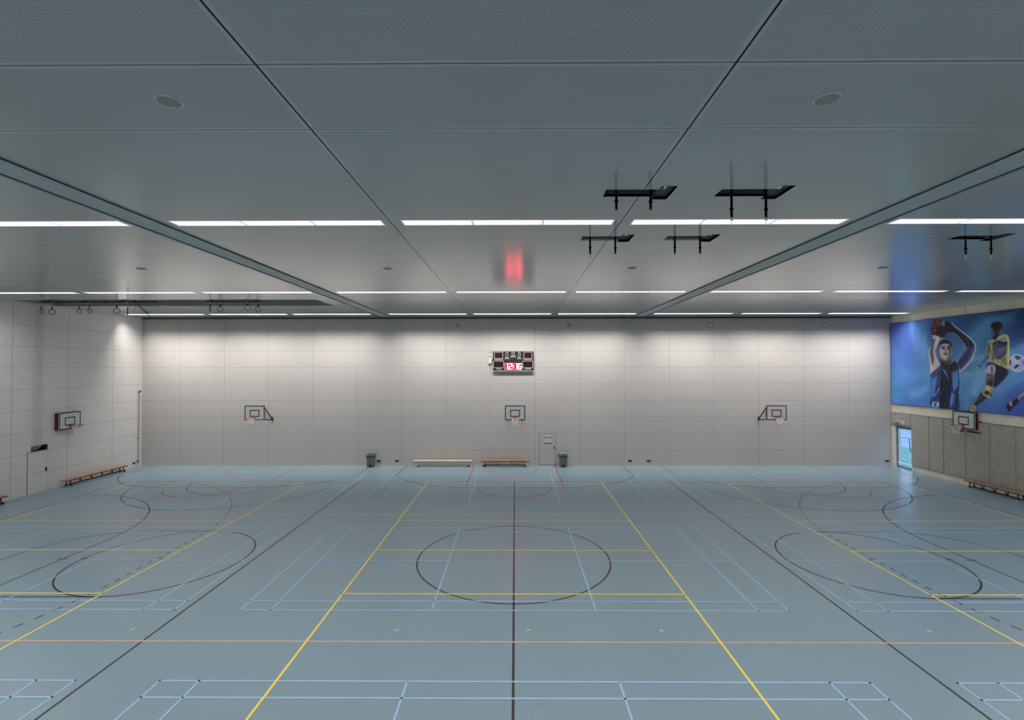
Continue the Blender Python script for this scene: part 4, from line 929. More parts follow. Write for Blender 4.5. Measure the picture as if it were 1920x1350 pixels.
# ------------------------------------------------------------------ mural
MGAIN = 1.85
SHAPES = [((62,42,44),[(25.27,7.92),(25.3,7.78),(25.37,7.65),(25.48,7.55),(25.63,7.5),(25.78,7.48),(25.94,7.52),(26.09,7.59),(26.21,7.71),(26.28,7.85),(26.3,8.01),(26.27,8.15),(26.2,8.28),(26.08,8.38),(25.93,8.44),(25.77,8.44),(25.61,8.4),(25.47,8.32),(25.36,8.21),(25.29,8.07)],0.03),((118,60,54),[(25.68,8.07),(25.7,7.96),(25.74,7.87),(25.81,7.79),(25.89,7.74),(25.99,7.73),(26.08,7.76),(26.16,7.82),(26.23,7.9),(26.27,8.01),(26.29,8.12),(26.27,8.24),(26.22,8.34),(26.15,8.41),(26.07,8.45),(25.98,8.46),(25.88,8.44),(25.8,8.38),(25.74,8.29),(25.7,8.19)],0.1),((128,118,128),[(25.36,8.21),(25.37,8.17),(25.39,8.13),(25.42,8.1),(25.46,8.09),(25.51,8.08),(25.55,8.09),(25.59,8.12),(25.62,8.15),(25.64,8.19),(25.64,8.24),(25.64,8.28),(25.62,8.32),(25.58,8.35),(25.54,8.36),(25.5,8.37),(25.46,8.36),(25.42,8.33),(25.39,8.3),(25.37,8.26)],0.06),((40,34,44),[(25.32,7.77),(25.34,7.68),(25.39,7.61),(25.46,7.55),(25.55,7.51),(25.66,7.5),(25.76,7.53),(25.85,7.57),(25.92,7.64),(25.97,7.73),(25.99,7.82),(25.97,7.91),(25.92,7.99),(25.84,8.05),(25.75,8.09),(25.65,8.09),(25.54,8.07),(25.45,8.02),(25.38,7.95),(25.34,7.86)],0.1),((30,28,40),[(26.1,8.43),(26.04,8.44),(25.68,7.51),(25.74,7.49)],0.03),((30,28,40),[(26.29,8.04),(25.31,8.04),(25.31,8.0),(26.29,7.99)],0.03),((140,158,188),[(25.36,8.34),(25.04,8.2),(24.85,8.01),(24.48,7.72),(24.13,7.44),(23.85,7.14),(23.75,6.94),(23.78,6.73),(23.96,6.3),(24.34,5.88),(24.59,5.7),(24.72,5.92),(24.79,6.17),(24.54,6.49),(24.19,6.84),(24.36,7.08),(24.61,7.37),(24.91,7.65),(25.22,7.72),(25.34,7.95)],0.03),((20,20,38),[(25.38,8.33),(25.07,8.18),(24.89,7.98),(24.52,7.69),(24.19,7.42),(23.91,7.12),(23.84,6.93),(24.17,6.85),(24.34,7.09),(24.59,7.39),(24.9,7.67),(25.2,7.74),(25.32,7.96)],0.03),((34,44,92),[(24.17,6.88),(23.83,6.93),(23.86,6.74),(24.03,6.37),(24.37,6.01),(24.6,5.81),(24.69,5.95),(24.75,6.17),(24.52,6.48)],0.03),((60,80,130),[(23.97,6.83),(23.83,6.91),(23.88,6.71),(24.14,6.21),(24.53,5.81),(24.6,5.81),(24.18,6.33)],0.06),((24,22,36),[(25.45,8.3),(25.2,8.26),(25.11,8.07),(25.03,7.85),(25.21,7.71),(25.35,7.88)],0.03),((185,172,172),[(26.0,7.61),(25.76,7.52),(25.8,7.28),(25.96,6.95),(25.98,6.7),(25.86,6.27),(25.68,6.13),(25.73,5.85),(26.04,5.57),(26.36,5.4),(26.38,6.02),(26.44,6.54),(26.44,6.79),(26.3,7.05),(26.13,7.34),(26.16,7.51)],0.03),((100,74,76),[(26.14,7.47),(26.03,7.46),(26.15,7.04),(26.18,6.75),(26.11,6.36),(26.21,5.98),(26.3,6.19),(26.41,6.71),(26.28,7.05)],0.06),((225,220,215),[(25.97,7.54),(25.81,7.45),(25.93,7.12),(26.0,6.95),(25.98,7.33)],0.05),((210,200,195),[(26.02,6.61),(25.88,6.25),(25.9,6.02),(26.01,6.19)],0.05),((70,62,84),[(26.31,5.59),(26.0,5.81),(25.74,6.02),(25.76,5.85),(26.04,5.56),(26.35,5.4)],0.06),((200,190,190),[(26.21,7.64),(25.99,7.64),(25.97,7.52),(26.09,7.42),(26.18,7.47)],0.03),((150,140,150),[(25.73,7.49),(25.55,7.43),(25.61,7.35),(25.78,7.36)],0.03),((60,52,60),[(25.7,6.44),(25.12,6.39),(25.1,6.12),(25.42,6.07),(25.75,6.16)],0.03),((130,120,124),[(25.73,6.64),(25.73,6.6),(25.74,6.56),(25.75,6.53),(25.77,6.51),(25.78,6.51),(25.8,6.51),(25.81,6.53),(25.82,6.56),(25.83,6.6),(25.83,6.64),(25.82,6.68),(25.82,6.72),(25.81,6.75),(25.79,6.77),(25.78,6.77),(25.76,6.77),(25.75,6.75),(25.74,6.72),(25.73,6.68)],0.03),((120,110,114),[(25.01,6.6),(25.01,6.56),(25.02,6.53),(25.03,6.5),(25.04,6.49),(25.06,6.48),(25.07,6.49),(25.08,6.5),(25.09,6.53),(25.1,6.57),(25.1,6.6),(25.1,6.64),(25.09,6.68),(25.08,6.7),(25.07,6.72),(25.05,6.73),(25.04,6.72),(25.03,6.7),(25.02,6.67),(25.01,6.64)],0.03),((178,168,164),[(25.74,7.03),(25.64,7.14),(25.22,7.13),(25.08,7.0),(25.06,6.71),(25.14,6.4),(25.35,6.23),(25.56,6.26),(25.71,6.46),(25.77,6.73)],0.03),((92,86,96),[(25.29,7.09),(25.08,7.0),(25.06,6.71),(25.15,6.4),(25.33,6.23),(25.36,6.35),(25.23,6.59),(25.26,6.84)],0.05),((96,84,88),[(25.7,6.42),(25.56,6.26),(25.35,6.23),(25.15,6.4),(25.23,6.34),(25.42,6.3),(25.59,6.35)],0.05),((20,18,28),[(25.77,6.98),(25.76,7.23),(25.58,7.34),(25.35,7.35),(25.14,7.25),(25.04,7.08),(25.04,6.89),(25.1,7.0),(25.26,7.12),(25.54,7.13),(25.69,7.09)],0.03),((40,34,40),[(25.69,7.01),(25.45,7.04),(25.44,6.98),(25.67,6.96)],0.03),((36,30,38),[(25.35,7.03),(25.11,6.97),(25.13,6.93),(25.35,6.98)],0.03),((58,50,58),[(25.45,6.9),(25.46,6.88),(25.47,6.87),(25.5,6.86),(25.53,6.85),(25.56,6.85),(25.59,6.85),(25.62,6.86),(25.64,6.87),(25.66,6.89),(25.66,6.9),(25.66,6.92),(25.64,6.93),(25.62,6.94),(25.59,6.95),(25.56,6.95),(25.52,6.95),(25.5,6.94),(25.47,6.93),(25.46,6.91)],0.04),((40,36,44),[(25.14,6.88),(25.15,6.86),(25.16,6.85),(25.18,6.84),(25.21,6.83),(25.23,6.83),(25.26,6.83),(25.29,6.84),(25.31,6.85),(25.32,6.87),(25.33,6.88),(25.32,6.9),(25.31,6.91),(25.29,6.92),(25.26,6.93),(25.23,6.93),(25.2,6.93),(25.18,6.92),(25.16,6.91),(25.15,6.89)],0.04),((120,106,108),[(25.44,6.93),(25.37,6.93),(25.35,6.69),(25.48,6.68)],0.04),((60,44,50),[(25.28,6.58),(25.29,6.57),(25.31,6.56),(25.34,6.56),(25.37,6.55),(25.41,6.55),(25.45,6.55),(25.49,6.56),(25.52,6.57),(25.54,6.58),(25.54,6.59),(25.54,6.6),(25.52,6.61),(25.49,6.62),(25.45,6.62),(25.41,6.63),(25.37,6.62),(25.34,6.62),(25.31,6.61),(25.29,6.6)],0.03),((110,96,98),[(25.28,6.63),(25.29,6.63),(25.31,6.62),(25.33,6.62),(25.37,6.62),(25.4,6.62),(25.44,6.62),(25.47,6.62),(25.5,6.63),(25.52,6.63),(25.52,6.64),(25.52,6.65),(25.5,6.65),(25.47,6.66),(25.44,6.66),(25.4,6.66),(25.37,6.66),(25.33,6.65),(25.31,6.65),(25.29,6.64)],0.03),((24,54,118),[(25.71,6.23),(25.51,6.09),(25.15,6.06),(24.92,6.22),(24.77,6.13),(24.69,5.93),(24.66,5.61),(24.6,4.97),(24.7,4.52),(24.79,3.73),(26.35,3.76),(26.31,4.47),(26.36,5.33),(26.04,5.57),(25.76,5.85)],0.03),((12,14,32),[(25.7,6.23),(25.49,6.09),(25.15,6.07),(24.92,6.21),(24.74,6.05),(24.79,5.81),(25.11,5.69),(25.52,5.81),(25.7,5.97)],0.05),((16,16,30),[(25.71,5.81),(25.48,5.6),(25.15,5.64),(25.05,5.16),(25.26,4.7),(25.63,4.51),(25.79,4.84),(25.81,5.34)],0.08),((44,104,184),[(26.34,5.28),(25.89,5.47),(25.96,5.0),(26.09,4.57),(26.3,4.3)],0.08),((20,40,92),[(25.89,5.47),(25.76,5.34),(25.8,4.71),(26.02,4.15),(26.27,4.09),(26.09,4.57)],0.08),((44,110,190),[(25.07,5.52),(24.77,5.77),(24.71,5.37),(24.74,4.88),(24.95,4.63),(25.05,5.03)],0.09),((110,160,215),[(25.59,5.77),(25.52,5.77),(25.32,5.44),(25.25,5.23),(25.32,5.35)],0.04),((120,165,215),[(25.88,4.79),(25.82,4.77),(26.04,4.45),(26.25,4.31),(26.21,4.39),(26.02,4.53)],0.04),((16,20,42),[(25.73,4.51),(25.17,4.74),(25.18,4.21),(25.41,3.74),(25.79,3.75),(25.8,4.25)],0.08),((60,125,200),[(25.13,4.58),(24.95,4.55),(25.02,4.18),(25.14,3.8),(25.22,4.04)],0.07),((18,30,66),[(24.95,4.63),(24.72,4.96),(24.73,4.52),(24.8,3.73),(25.05,3.74),(24.96,4.18)],0.06),((150,175,210),[(24.67,5.81),(24.62,5.77),(24.6,4.97),(24.66,4.56),(24.69,4.56),(24.63,5.05)],0.03),((150,178,222),[(26.24,4.05),(25.85,4.06),(25.9,3.75),(26.32,3.75)],0.03),((30,62,150),[(26.2,4.01),(25.92,4.02),(26.05,3.89),(25.94,3.78),(26.24,3.79),(26.16,3.89)],0.03),((46,72,132),[(23.28,6.52),(23.08,6.49),(23.14,6.36),(23.34,6.12),(23.5,5.97),(23.54,5.81),(23.66,5.76),(23.8,5.78),(23.83,5.85),(23.72,5.97),(23.55,6.05),(23.38,6.31)],0.03),((130,150,195),[(23.81,5.88),(23.7,5.95),(23.58,5.9),(23.54,5.81),(23.64,5.76),(23.79,5.78)],0.03),((46,72,132),[(23.75,5.87),(23.59,5.87),(23.61,5.8),(23.73,5.81)],0.02),((172,168,82),[(23.13,7.16),(22.89,7.23),(22.52,7.41),(22.27,7.42),(22.16,7.23),(22.16,6.69),(22.19,5.8),(22.55,5.88),(23.05,6.16),(23.07,6.49),(23.26,6.5),(23.19,6.93)],0.03),((52,60,82),[(22.92,7.09),(22.6,7.18),(22.28,7.11),(22.27,6.8),(22.32,6.51),(22.61,6.26),(22.91,6.3),(23.02,6.53),(22.94,6.75)],0.06),((60,84,124),[(22.76,6.67),(22.35,6.88),(22.32,6.66),(22.69,6.37),(22.91,6.45)],0.08),((96,98,72),[(23.02,6.83),(22.79,6.6),(22.91,6.3),(22.77,6.08),(22.99,6.19),(23.07,6.53)],0.06),((110,116,92),[(22.61,6.26),(22.32,6.47),(22.26,6.0),(22.47,5.93)],0.08),((70,72,60),[(23.13,7.1),(23.01,7.11),(23.0,6.83),(23.14,6.53),(23.23,6.52)],0.05),((24,26,42),[(22.98,7.77),(22.92,7.88),(22.52,7.8),(22.53,7.58),(22.61,7.4),(22.8,7.19),(22.93,7.29),(22.98,7.56)],0.03),((120,128,148),[(22.91,7.59),(22.86,7.6),(22.84,7.41),(22.9,7.39)],0.03),((90,96,120),[(22.96,7.73),(22.91,7.73),(22.91,7.59),(22.95,7.6)],0.03),((110,112,130),[(22.59,7.63),(22.53,7.66),(22.57,7.5),(22.62,7.48)],0.03),((8,9,16),[(23.0,7.78),(22.99,7.94),(22.88,8.02),(22.7,8.04),(22.54,7.99),(22.45,7.87),(22.48,7.71),(22.56,7.66),(22.68,7.75),(22.89,7.74)],0.03),((22,26,44),[(22.67,7.15),(22.28,7.13),(22.24,6.97),(22.46,6.92),(22.64,7.04)],0.05),((150,152,172),[(22.26,7.21),(22.27,7.17),(22.29,7.13),(22.33,7.11),(22.38,7.09),(22.44,7.09),(22.49,7.1),(22.54,7.12),(22.58,7.15),(22.61,7.19),(22.62,7.23),(22.61,7.27),(22.58,7.3),(22.54,7.33),(22.49,7.35),(22.43,7.35),(22.38,7.34),(22.33,7.32),(22.29,7.29),(22.26,7.25)],0.04),((80,84,108),[(22.42,7.18),(22.42,7.17),(22.43,7.16),(22.45,7.15),(22.47,7.14),(22.49,7.14),(22.51,7.14),(22.53,7.15),(22.55,7.16),(22.56,7.17),(22.56,7.19),(22.56,7.2),(22.55,7.21),(22.53,7.22),(22.51,7.23),(22.49,7.23),(22.47,7.22),(22.45,7.22),(22.43,7.21),(22.42,7.19)],0.04),((90,92,116),[(22.31,7.24),(22.32,7.22),(22.32,7.21),(22.33,7.19),(22.35,7.19),(22.36,7.18),(22.38,7.19),(22.39,7.2),(22.4,7.21),(22.41,7.23),(22.41,7.25),(22.41,7.26),(22.4,7.28),(22.39,7.29),(22.38,7.3),(22.36,7.3),(22.35,7.3),(22.33,7.29),(22.32,7.27),(22.32,7.26)],0.03),((18,24,54),[(23.16,6.14),(23.03,6.15),(22.58,5.97),(22.23,5.78),(22.28,5.51),(22.56,5.19),(22.83,4.95),(22.94,5.11),(22.88,5.56),(23.21,5.78),(23.27,6.01)],0.03),((40,56,110),[(23.22,6.11),(23.03,6.15),(22.77,6.0),(23.07,6.0),(23.22,5.82)],0.05),((155,150,172),[(23.22,5.82),(23.18,5.97),(23.03,6.03),(22.86,6.0),(22.82,5.78),(22.88,5.52),(23.04,5.57),(23.19,5.63)],0.03),((90,84,112),[(23.03,5.97),(22.94,5.97),(22.91,5.63),(23.04,5.61)],0.05),((84,60,62),[(23.22,5.61),(22.92,5.57),(22.9,5.41),(22.92,5.14),(22.99,4.96),(23.22,4.93),(23.28,5.21)],0.03),((130,88,84),[(23.21,5.51),(23.02,5.52),(23.06,5.37),(23.23,5.34)],0.06),((44,34,40),[(23.16,5.25),(22.94,5.26),(22.99,4.97),(23.2,4.95)],0.06),((150,142,78),[(23.31,5.0),(23.08,5.03),(22.99,4.9),(22.99,4.51),(23.13,4.44),(23.32,4.47),(23.47,4.61),(23.4,4.79)],0.03),((44,40,34),[(23.29,4.79),(23.1,4.74),(23.12,4.6),(23.28,4.58),(23.39,4.67)],0.03),((190,184,120),[(23.24,4.96),(23.1,4.93),(23.15,4.8),(23.24,4.83)],0.03),((70,62,44),[(23.07,4.69),(23.0,4.69),(23.02,4.5),(23.11,4.48)],0.04),((42,36,42),[(23.53,4.68),(23.42,4.59),(23.23,4.46),(23.37,4.33),(23.58,4.16),(23.83,3.97),(23.97,4.02),(23.76,4.29)],0.03),((84,52,40),[(23.68,4.39),(23.56,4.51),(23.48,4.44),(23.64,4.27)],0.06),((176,162,66),[(24.05,3.98),(23.91,4.06),(23.8,3.99),(23.88,3.74),(24.1,3.75)],0.03),((90,66,26),[(23.99,3.96),(23.88,3.97),(23.93,3.81),(24.02,3.82)],0.04),((196,200,222),[(21.46,6.1),(21.48,5.97),(21.53,5.87),(21.61,5.78),(21.71,5.72),(21.83,5.7),(21.94,5.72),(22.05,5.78),(22.13,5.86),(22.18,5.98),(22.2,6.1),(22.18,6.23),(22.12,6.34),(22.04,6.43),(21.93,6.48),(21.82,6.5),(21.7,6.47),(21.6,6.42),(21.52,6.33),(21.48,6.22)],0.03),((140,150,196),[(21.5,6.09),(21.52,5.98),(21.57,5.88),(21.64,5.8),(21.74,5.75),(21.84,5.73),(21.94,5.75),(22.04,5.8),(22.11,5.88),(22.16,5.98),(22.17,6.09),(22.15,6.21),(22.1,6.31),(22.03,6.39),(21.93,6.44),(21.83,6.45),(21.72,6.43),(21.63,6.38),(21.56,6.3),(21.52,6.2)],0.03),((176,180,208),[(21.72,6.18),(21.73,6.12),(21.76,6.07),(21.8,6.03),(21.85,6.01),(21.91,6.0),(21.97,6.01),(22.02,6.03),(22.06,6.07),(22.09,6.12),(22.09,6.18),(22.08,6.24),(22.06,6.29),(22.01,6.32),(21.96,6.35),(21.9,6.36),(21.85,6.35),(21.8,6.32),(21.76,6.28),(21.73,6.23)],0.1),((44,64,138),[(21.95,6.4),(21.82,6.45),(21.66,6.39),(21.7,6.27),(21.84,6.23)],0.03),((44,60,128),[(22.18,6.18),(22.11,6.29),(22.08,6.14),(22.12,6.0),(22.18,6.0)],0.03),((36,50,112),[(21.97,5.93),(21.83,6.05),(21.71,5.98),(21.76,5.82),(21.91,5.81)],0.03),((44,60,128),[(21.57,6.17),(21.49,6.24),(21.47,6.0),(21.55,6.0)],0.03),((190,200,226),[(21.95,5.79),(21.72,5.96),(21.71,5.91),(21.91,5.74)],0.03),((30,26,42),[(22.36,4.04),(22.22,4.32),(22.02,4.41),(21.83,4.53),(21.73,4.46),(21.86,4.25),(22.06,4.06),(22.21,3.84),(22.33,3.87)],0.03),((110,96,128),[(21.84,4.54),(21.66,4.73),(21.32,4.99),(21.33,4.71),(21.63,4.52),(21.76,4.4)],0.03),((60,48,72),[(21.76,4.42),(21.59,4.59),(21.33,4.75),(21.33,4.66),(21.63,4.5)],0.04),((175,160,180),[(22.22,4.31),(22.05,4.39),(22.08,4.24),(22.14,4.11),(22.18,4.19)],0.03),((40,34,50),[(22.16,4.3),(22.09,4.33),(22.11,4.24)],0.02)]
SWOOSH = [((110,170,215),0.1,0.75,[(26.69,7.68),(26.62,7.15),(26.43,6.62),(26.33,6.19)]),((70,140,200),0.45,0.5,[(26.86,8.3),(26.82,7.51),(26.62,6.89),(26.43,6.11),(26.6,5.33)]),((100,160,205),0.22,0.6,[(27.56,4.36),(27.02,4.52),(26.66,4.8),(26.38,5.07)]),((60,130,190),0.4,0.5,[(28.93,4.8),(28.06,4.61),(27.23,4.69),(26.4,5.33)]),((60,150,190),0.6,0.55,[(24.53,6.17),(24.18,6.56),(23.67,7.32),(23.12,7.74)]),((60,140,185),0.35,0.5,[(23.91,7.45),(23.51,7.81),(22.92,7.99),(22.19,8.1)]),((130,185,220),0.14,0.6,[(23.96,4.64),(23.71,4.93),(23.35,5.24),(23.15,5.4)]),((175,150,170),0.2,0.55,[(23.79,5.08),(23.59,5.35),(23.23,5.61)]),((80,150,200),0.55,0.6,[(24.3,4.51),(23.87,5.27),(23.54,5.78),(23.3,6.16)]),((80,155,210),0.35,0.6,[(22.78,4.93),(22.23,5.35),(21.71,5.68),(21.31,5.86)]),((60,140,195),0.6,0.5,[(22.98,4.66),(22.42,5.13),(21.85,5.43),(21.31,5.65)]),((110,170,215),0.12,0.5,[(24.53,6.17),(23.93,6.28),(23.29,6.42)]),((90,150,200),0.15,0.5,[(24.39,3.78),(24.31,3.87),(24.22,4.08)]),((90,170,215),0.25,0.5,[(22.18,6.43),(21.83,6.64),(21.29,6.83)]),((50,120,190),0.5,0.5,[(28.6,6.68),(28.32,5.75),(27.49,5.31),(26.44,5.76)])]
STROKE = [((200,214,232),0.022,0.8,[(25.02,8.19),(24.85,8.0),(24.47,7.72),(24.13,7.44),(23.85,7.15),(23.76,6.93),(23.8,6.72),(23.97,6.31),(24.34,5.9),(24.57,5.72)]),((90,120,170),0.03,0.5,[(24.29,7.36),(24.17,7.19),(24.13,6.99),(24.17,6.84),(24.35,6.65),(24.52,6.41)]),((232,226,222),0.02,0.7,[(26.32,6.97),(26.41,6.75),(26.39,6.45),(26.34,6.11),(26.29,5.76)]),((80,60,66),0.03,0.5,[(25.96,6.95),(26.01,6.74),(25.91,6.36),(25.75,6.1)]),((240,232,226),0.02,0.6,[(25.92,7.5),(25.98,7.29),(26.02,7.04)]),((60,52,60),0.02,0.6,[(26.14,7.63),(26.12,7.53)]),((60,52,60),0.02,0.6,[(26.06,7.64),(26.04,7.53)]),((96,150,215),0.022,0.55,[(25.71,5.68),(25.76,5.34),(25.9,4.92)]),((96,150,215),0.022,0.55,[(25.02,5.69),(24.93,5.28),(24.98,4.87)]),((96,150,215),0.022,0.55,[(24.8,5.69),(24.77,5.29),(24.81,4.96)]),((96,150,215),0.022,0.55,[(26.2,5.08),(26.13,4.82),(26.16,4.57)]),((96,150,215),0.022,0.55,[(24.9,4.47),(24.95,4.14),(24.92,3.82)]),((48,78,140),0.03,0.5,[(25.57,5.52),(25.48,5.1),(25.58,4.68)]),((48,78,140),0.03,0.5,[(25.25,5.52),(25.27,5.03),(25.45,4.6)]),((48,78,140),0.03,0.5,[(25.97,4.49),(26.06,4.23),(26.03,3.98)]),((48,78,140),0.03,0.5,[(25.26,4.53),(25.36,4.2),(25.55,3.85)]),((216,208,204),0.018,0.7,[(25.61,7.11),(25.45,7.14),(25.24,7.11)]),((216,208,204),0.016,0.6,[(25.45,6.91),(25.45,6.72)]),((220,212,206),0.02,0.6,[(25.68,6.81),(25.65,6.6),(25.57,6.41)]),((70,62,70),0.014,0.7,[(25.48,6.67),(25.41,6.65),(25.34,6.68)]),((230,220,215),0.014,0.5,[(25.48,6.51),(25.41,6.49),(25.32,6.51)]),((36,30,42),0.02,0.9,[(25.72,7.14),(25.54,7.27),(25.31,7.29),(25.11,7.18)]),((12,12,20),0.012,0.9,[(25.6,6.89),(25.51,6.89)]),((12,12,20),0.012,0.9,[(25.28,6.88),(25.18,6.88)]),((215,212,120),0.02,0.7,[(23.13,7.12),(23.02,6.91),(22.96,6.64),(23.04,6.31)]),((215,212,120),0.02,0.7,[(22.2,7.23),(22.18,6.69),(22.22,5.93)]),((210,206,120),0.018,0.6,[(22.99,6.19),(22.72,6.3),(22.54,6.15),(22.4,5.93)]),((210,206,120),0.016,0.6,[(22.91,6.45),(22.8,6.3),(22.84,6.12)]),((60,64,50),0.02,0.6,[(22.73,6.23),(22.54,6.08),(22.48,5.9)]),((110,140,180),0.025,0.5,[(22.86,6.9),(22.64,6.74),(22.39,6.77)]),((120,136,170),0.014,0.7,[(22.96,7.79),(22.97,7.54),(22.91,7.31)]),((100,116,150),0.012,0.6,[(22.52,7.77),(22.54,7.57),(22.61,7.41)]),((215,210,220),0.016,0.8,[(23.18,5.98),(23.22,5.82),(23.18,5.62)]),((215,210,220),0.016,0.8,[(22.85,5.99),(22.82,5.78),(22.88,5.57)]),((200,196,210),0.016,0.6,[(23.13,5.93),(23.07,5.78),(23.09,5.65)]),((160,140,150),0.014,0.6,[(22.9,5.52),(22.9,5.22),(22.97,5.01)]),((70,96,160),0.018,0.6,[(22.24,5.77),(22.34,5.49),(22.6,5.19),(22.8,4.99)]),((216,208,130),0.016,0.8,[(23.29,4.96),(23.14,5.01),(23.02,4.9)]),((216,208,130),0.016,0.7,[(23.45,4.62),(23.29,4.49),(23.05,4.47)]),((216,208,130),0.014,0.6,[(23.28,4.83),(23.16,4.82),(23.07,4.71)]),((120,90,70),0.014,0.5,[(23.48,4.63),(23.68,4.35),(23.89,4.06)]),((214,200,110),0.014,0.8,[(24.04,3.97),(24.07,3.77),(23.89,3.77)]),((150,170,210),0.016,0.7,[(23.23,6.48),(23.34,6.22),(23.53,6.01)]),((170,190,220),0.012,0.8,[(23.8,5.81),(23.66,5.9)]),((170,190,220),0.012,0.8,[(23.74,5.78),(23.6,5.85)]),((235,236,245),0.016,0.7,[(22.11,6.29),(21.95,6.43),(21.73,6.47),(21.55,6.33)]),((235,236,245),0.014,0.6,[(22.12,5.93),(21.95,5.74),(21.71,5.73)]),((196,178,190),0.014,0.8,[(22.35,4.03),(22.29,3.88),(22.21,3.85)]),((196,178,190),0.012,0.7,[(22.2,4.29),(22.11,4.2),(22.09,4.11)]),((205,190,215),0.014,0.7,[(21.8,4.54),(21.59,4.73),(21.32,4.95)])]

MY0, MY1, MZ0, MZ1 = 12.0, 29.10, 3.74, 8.52
st = 0.022
ny, nz = int((MY1-MY0)/st)+1, int((MZ1-MZ0)/st)+1
ys = np.linspace(MY0, MY1, ny); zs = np.linspace(MZ0, MZ1, nz)
YY, ZZ = np.meshgrid(ys, zs)                       # nz x ny
def srgb2lin(a): a = np.asarray(a, float)/255; return np.where(a <= .04045, a/12.92, ((a+.055)/1.055)**2.4)
# background: smooth blend between sampled blues (y, z, colour)
KP = [(29.0,8.3,(52,86,170)),(29.0,6.5,(48,84,168)),(29.0,5.0,(40,110,175)),(28.9,4.0,(44,120,190)),(28.0,7.0,(40,80,162)),(28.2,5.4,(52,108,184)),(27.6,4.2,(40,100,175)),(27.2,8.2,(42,80,160)),
      (26.2,6.0,(44,110,170)),(25.4,8.3,(30,80,140)),(25.2,6.6,(36,98,160)),(25.0,4.6,(42,104,172)),(24.4,5.6,(60,130,185)),(23.8,8.3,(14,66,124)),(23.4,4.6,(38,84,168)),(22.8,7.4,(18,70,136)),
      (22.2,8.3,(4,42,92)),(22.3,6.0,(44,108,176)),(21.6,4.6,(34,70,158)),(21.4,8.0,(4,40,90)),(20.4,6.0,(40,90,170)),(18,8,(10,50,110)),(18,5,(36,80,160)),(14,8,(30,70,150)),(14,5,(30,90,170))]
num = np.zeros((nz, ny, 3)); den = np.zeros((nz, ny, 1))
for y, z, c in KP:
    w = 1/(((YY-y)**2*0.8+(ZZ-z)**2*1.3)+0.25)**2; num += w[..., None]*np.array(c, float); den += w[..., None]
IMG = num/den
def pip(P):
    ins = np.zeros(YY.shape, bool); n = len(P)
    for i in range(n):
        (x1, y1), (x2, y2) = P[i], P[(i+1) % n]
        if y1 == y2: continue
        ins ^= ((ZZ < y1) != (ZZ < y2)) & (YY < (x2-x1)*(ZZ-y1)/(y2-y1)+x1)
    return ins
def segdist(P, closed=True):
    d = np.full(YY.shape, 1e9); n = len(P)
    for i in range(n if closed else n-1):
        (x1, y1), (x2, y2) = P[i], P[(i+1) % n]; dx, dy = x2-x1, y2-y1; L = dx*dx+dy*dy+1e-9
        t = np.clip(((YY-x1)*dx+(ZZ-y1)*dy)/L, 0, 1); d = np.minimum(d, np.hypot(YY-x1-t*dx, ZZ-y1-t*dy))
    return d
def smooth_path(P):
    P = [Vector((*p, 0)) for p in P]; return [(v.x, v.y) for v in loop([tuple(p) for p in P], 6)]
for c, w, a, P in SWOOSH:
    d = segdist(smooth_path(P), False); f = a*np.exp(-(d/w)**2); IMG = IMG*(1-f[..., None])+np.array(c, float)*f[..., None]
rs = np.random.RandomState(2)
for _ in range(46):
    c0, w0, a0, P0 = SWOOSH[rs.randint(len(SWOOSH))]
    ox, oz = rs.uniform(-.9, .9), rs.uniform(-.7, .7); P = [(y+ox+rs.uniform(-.1, .1), z+oz+rs.uniform(-.1, .1)) for y, z in P0]
    c = np.array(c0, float)*rs.uniform(.55, 1.25); d = segdist(P if len(P) < 3 else smooth_path(P), False); f = rs.uniform(.12, .3)*np.exp(-(d/rs.uniform(.04, .2))**2)
    IMG = IMG*(1-f[..., None])+np.clip(c, 0, 235)*f[..., None]
def closed_smooth(P, n=4):
    N = len(P); A = [np.array(p) for p in P]; out = []
    for i in range(N):
        p0, p1, p2, p3 = A[i-1], A[i], A[(i+1) % N], A[(i+2) % N]
        for j in range(n):
            t = j/n; out.append(tuple(0.5*((2*p1)+(p2-p0)*t*.9+(2*p0-5*p1+4*p2-p3)*t*t*.9+(3*p1-3*p2+p3-p0)*t**3*.9+ (p2-p1)*0.1*2*t)))
    return out
for c, P, s in SHAPES:
    if 6 <= len(P) < 20 and (max(p[0] for p in P)-min(p[0] for p in P)) > .4: P = closed_smooth(P)
    ins = pip(P); d = segdist(P); sd_ = np.where(ins, d, -d)
    f = np.clip(0.5+sd_/(max(s, 0.022)*1.2), 0, 1); IMG = IMG*(1-f[..., None])+np.array(c, float)*f[..., None]
for c, w, a, P in STROKE:
    d = segdist(P if len(P) < 3 else smooth_path(P), False); f = a*np.exp(-(d/w)**2); IMG = IMG*(1-f[..., None])+np.array(c, float)*f[..., None]
LINC = np.clip((lambda A: A*0.84+A.mean(-1, keepdims=True)*0.16)(srgb2lin(np.clip(IMG, 0, 255)))*MGAIN, 0, 0.95)
co_ = np.stack([np.full(YY.size, XR-0.062), YY.ravel(), ZZ.ravel()], 1)
idx = np.arange(nz*ny).reshape(nz, ny)
fa = np.stack([idx[:-1, :-1], idx[1:, :-1], idx[1:, 1:], idx[:-1, 1:]], -1).reshape(-1, 4)
me = bpy.data.meshes.new('mural_print'); me.vertices.add(len(co_)); me.vertices.foreach_set('co', co_.ravel())
me.loops.add(fa.size); me.loops.foreach_set('vertex_index', fa.ravel()); me.polygons.add(len(fa))
me.polygons.foreach_set('loop_start', np.arange(0, fa.size, 4)); me.update(calc_edges=True); me.validate()
ca = me.color_attributes.new('print', 'FLOAT_COLOR', 'POINT')
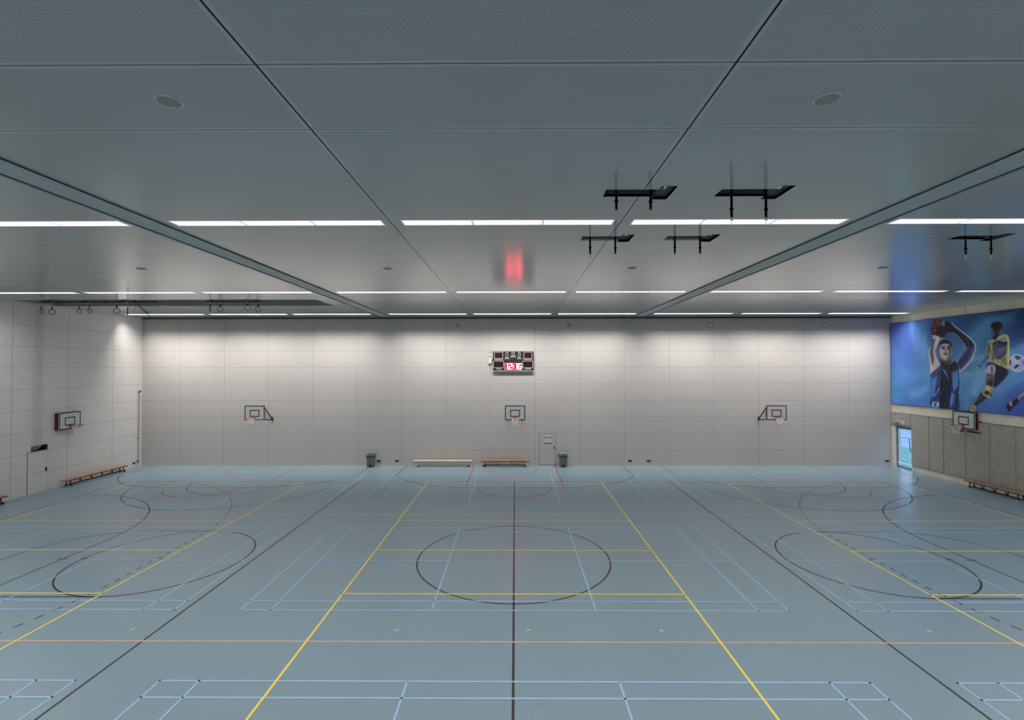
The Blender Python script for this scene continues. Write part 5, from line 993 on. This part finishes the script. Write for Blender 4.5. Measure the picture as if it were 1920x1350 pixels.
ca.data.foreach_set('color', np.concatenate([LINC.reshape(-1, 3), np.ones((nz*ny, 1))], 1).ravel())
mm_ = mat('mural print', (0.1, 0.2, 0.5), 0.4, spec=0.3, srgb=False); at = mm_.node_tree.nodes.new('ShaderNodeVertexColor'); at.layer_name = 'print'
mm_.node_tree.links.new(at.outputs['Color'], mm_.node_tree.nodes['Principled BSDF'].inputs['Base Color'])
t = thing('wall_mural', 'huge blue sports mural with a basketball player and a footballer, high on the concrete wall', 'mural', (0, 0, 0))
obj('printed_sheet', me, mm_, t)
bm = bxo(XR-0.060, XR-0.002, MY0, MY1, MZ0, MZ1)
obj('panel_body', bm, 'black_p', t)
bm = B()
for r in ((MY0, MY1+0.02, MZ0-0.02, MZ0), (MY0, MY1+0.02, MZ1, MZ1+0.02), (MY1, MY1+0.02, MZ0, MZ1), (MY0-.02, MY0, MZ0, MZ1)): box(bm, XR-0.068, XR-0.002, *r)
obj('edge_frame', bm, 'black_p', t)


# ------------------------------------------------------------------ camera
cam = bpy.data.cameras.new('camera'); co = bpy.data.objects.new('camera', cam); C.objects.link(co)
yaw, pitch, roll = -0.0063, 0.015346, -0.00093
cy_, sy_, cp_, sp_, cr_, sr_ = math.cos(yaw), math.sin(yaw), math.cos(pitch), math.sin(pitch), math.cos(roll), math.sin(roll)
F = Vector((sy_*cp_, cy_*cp_, sp_)); R = Vector((cy_, -sy_, 0)); U = R.cross(F)
R2 = R*cr_+U*sr_; U2 = -R*sr_+U*cr_
mm = Matrix(((R2.x, U2.x, -F.x, 0), (R2.y, U2.y, -F.y, 0), (R2.z, U2.z, -F.z, 5.9234), (0, 0, 0, 1)))
co.matrix_world = mm
cam.sensor_width = 36; cam.lens = 902.53/1920*36; cam.clip_start = 0.05; cam.clip_end = 400
sc.camera = co
sc.view_settings.view_transform = 'Standard'; sc.view_settings.look = 'None'; sc.view_settings.exposure = 0; sc.view_settings.gamma = 1
sc.cycles.max_bounces = 10; sc.cycles.diffuse_bounces = 6
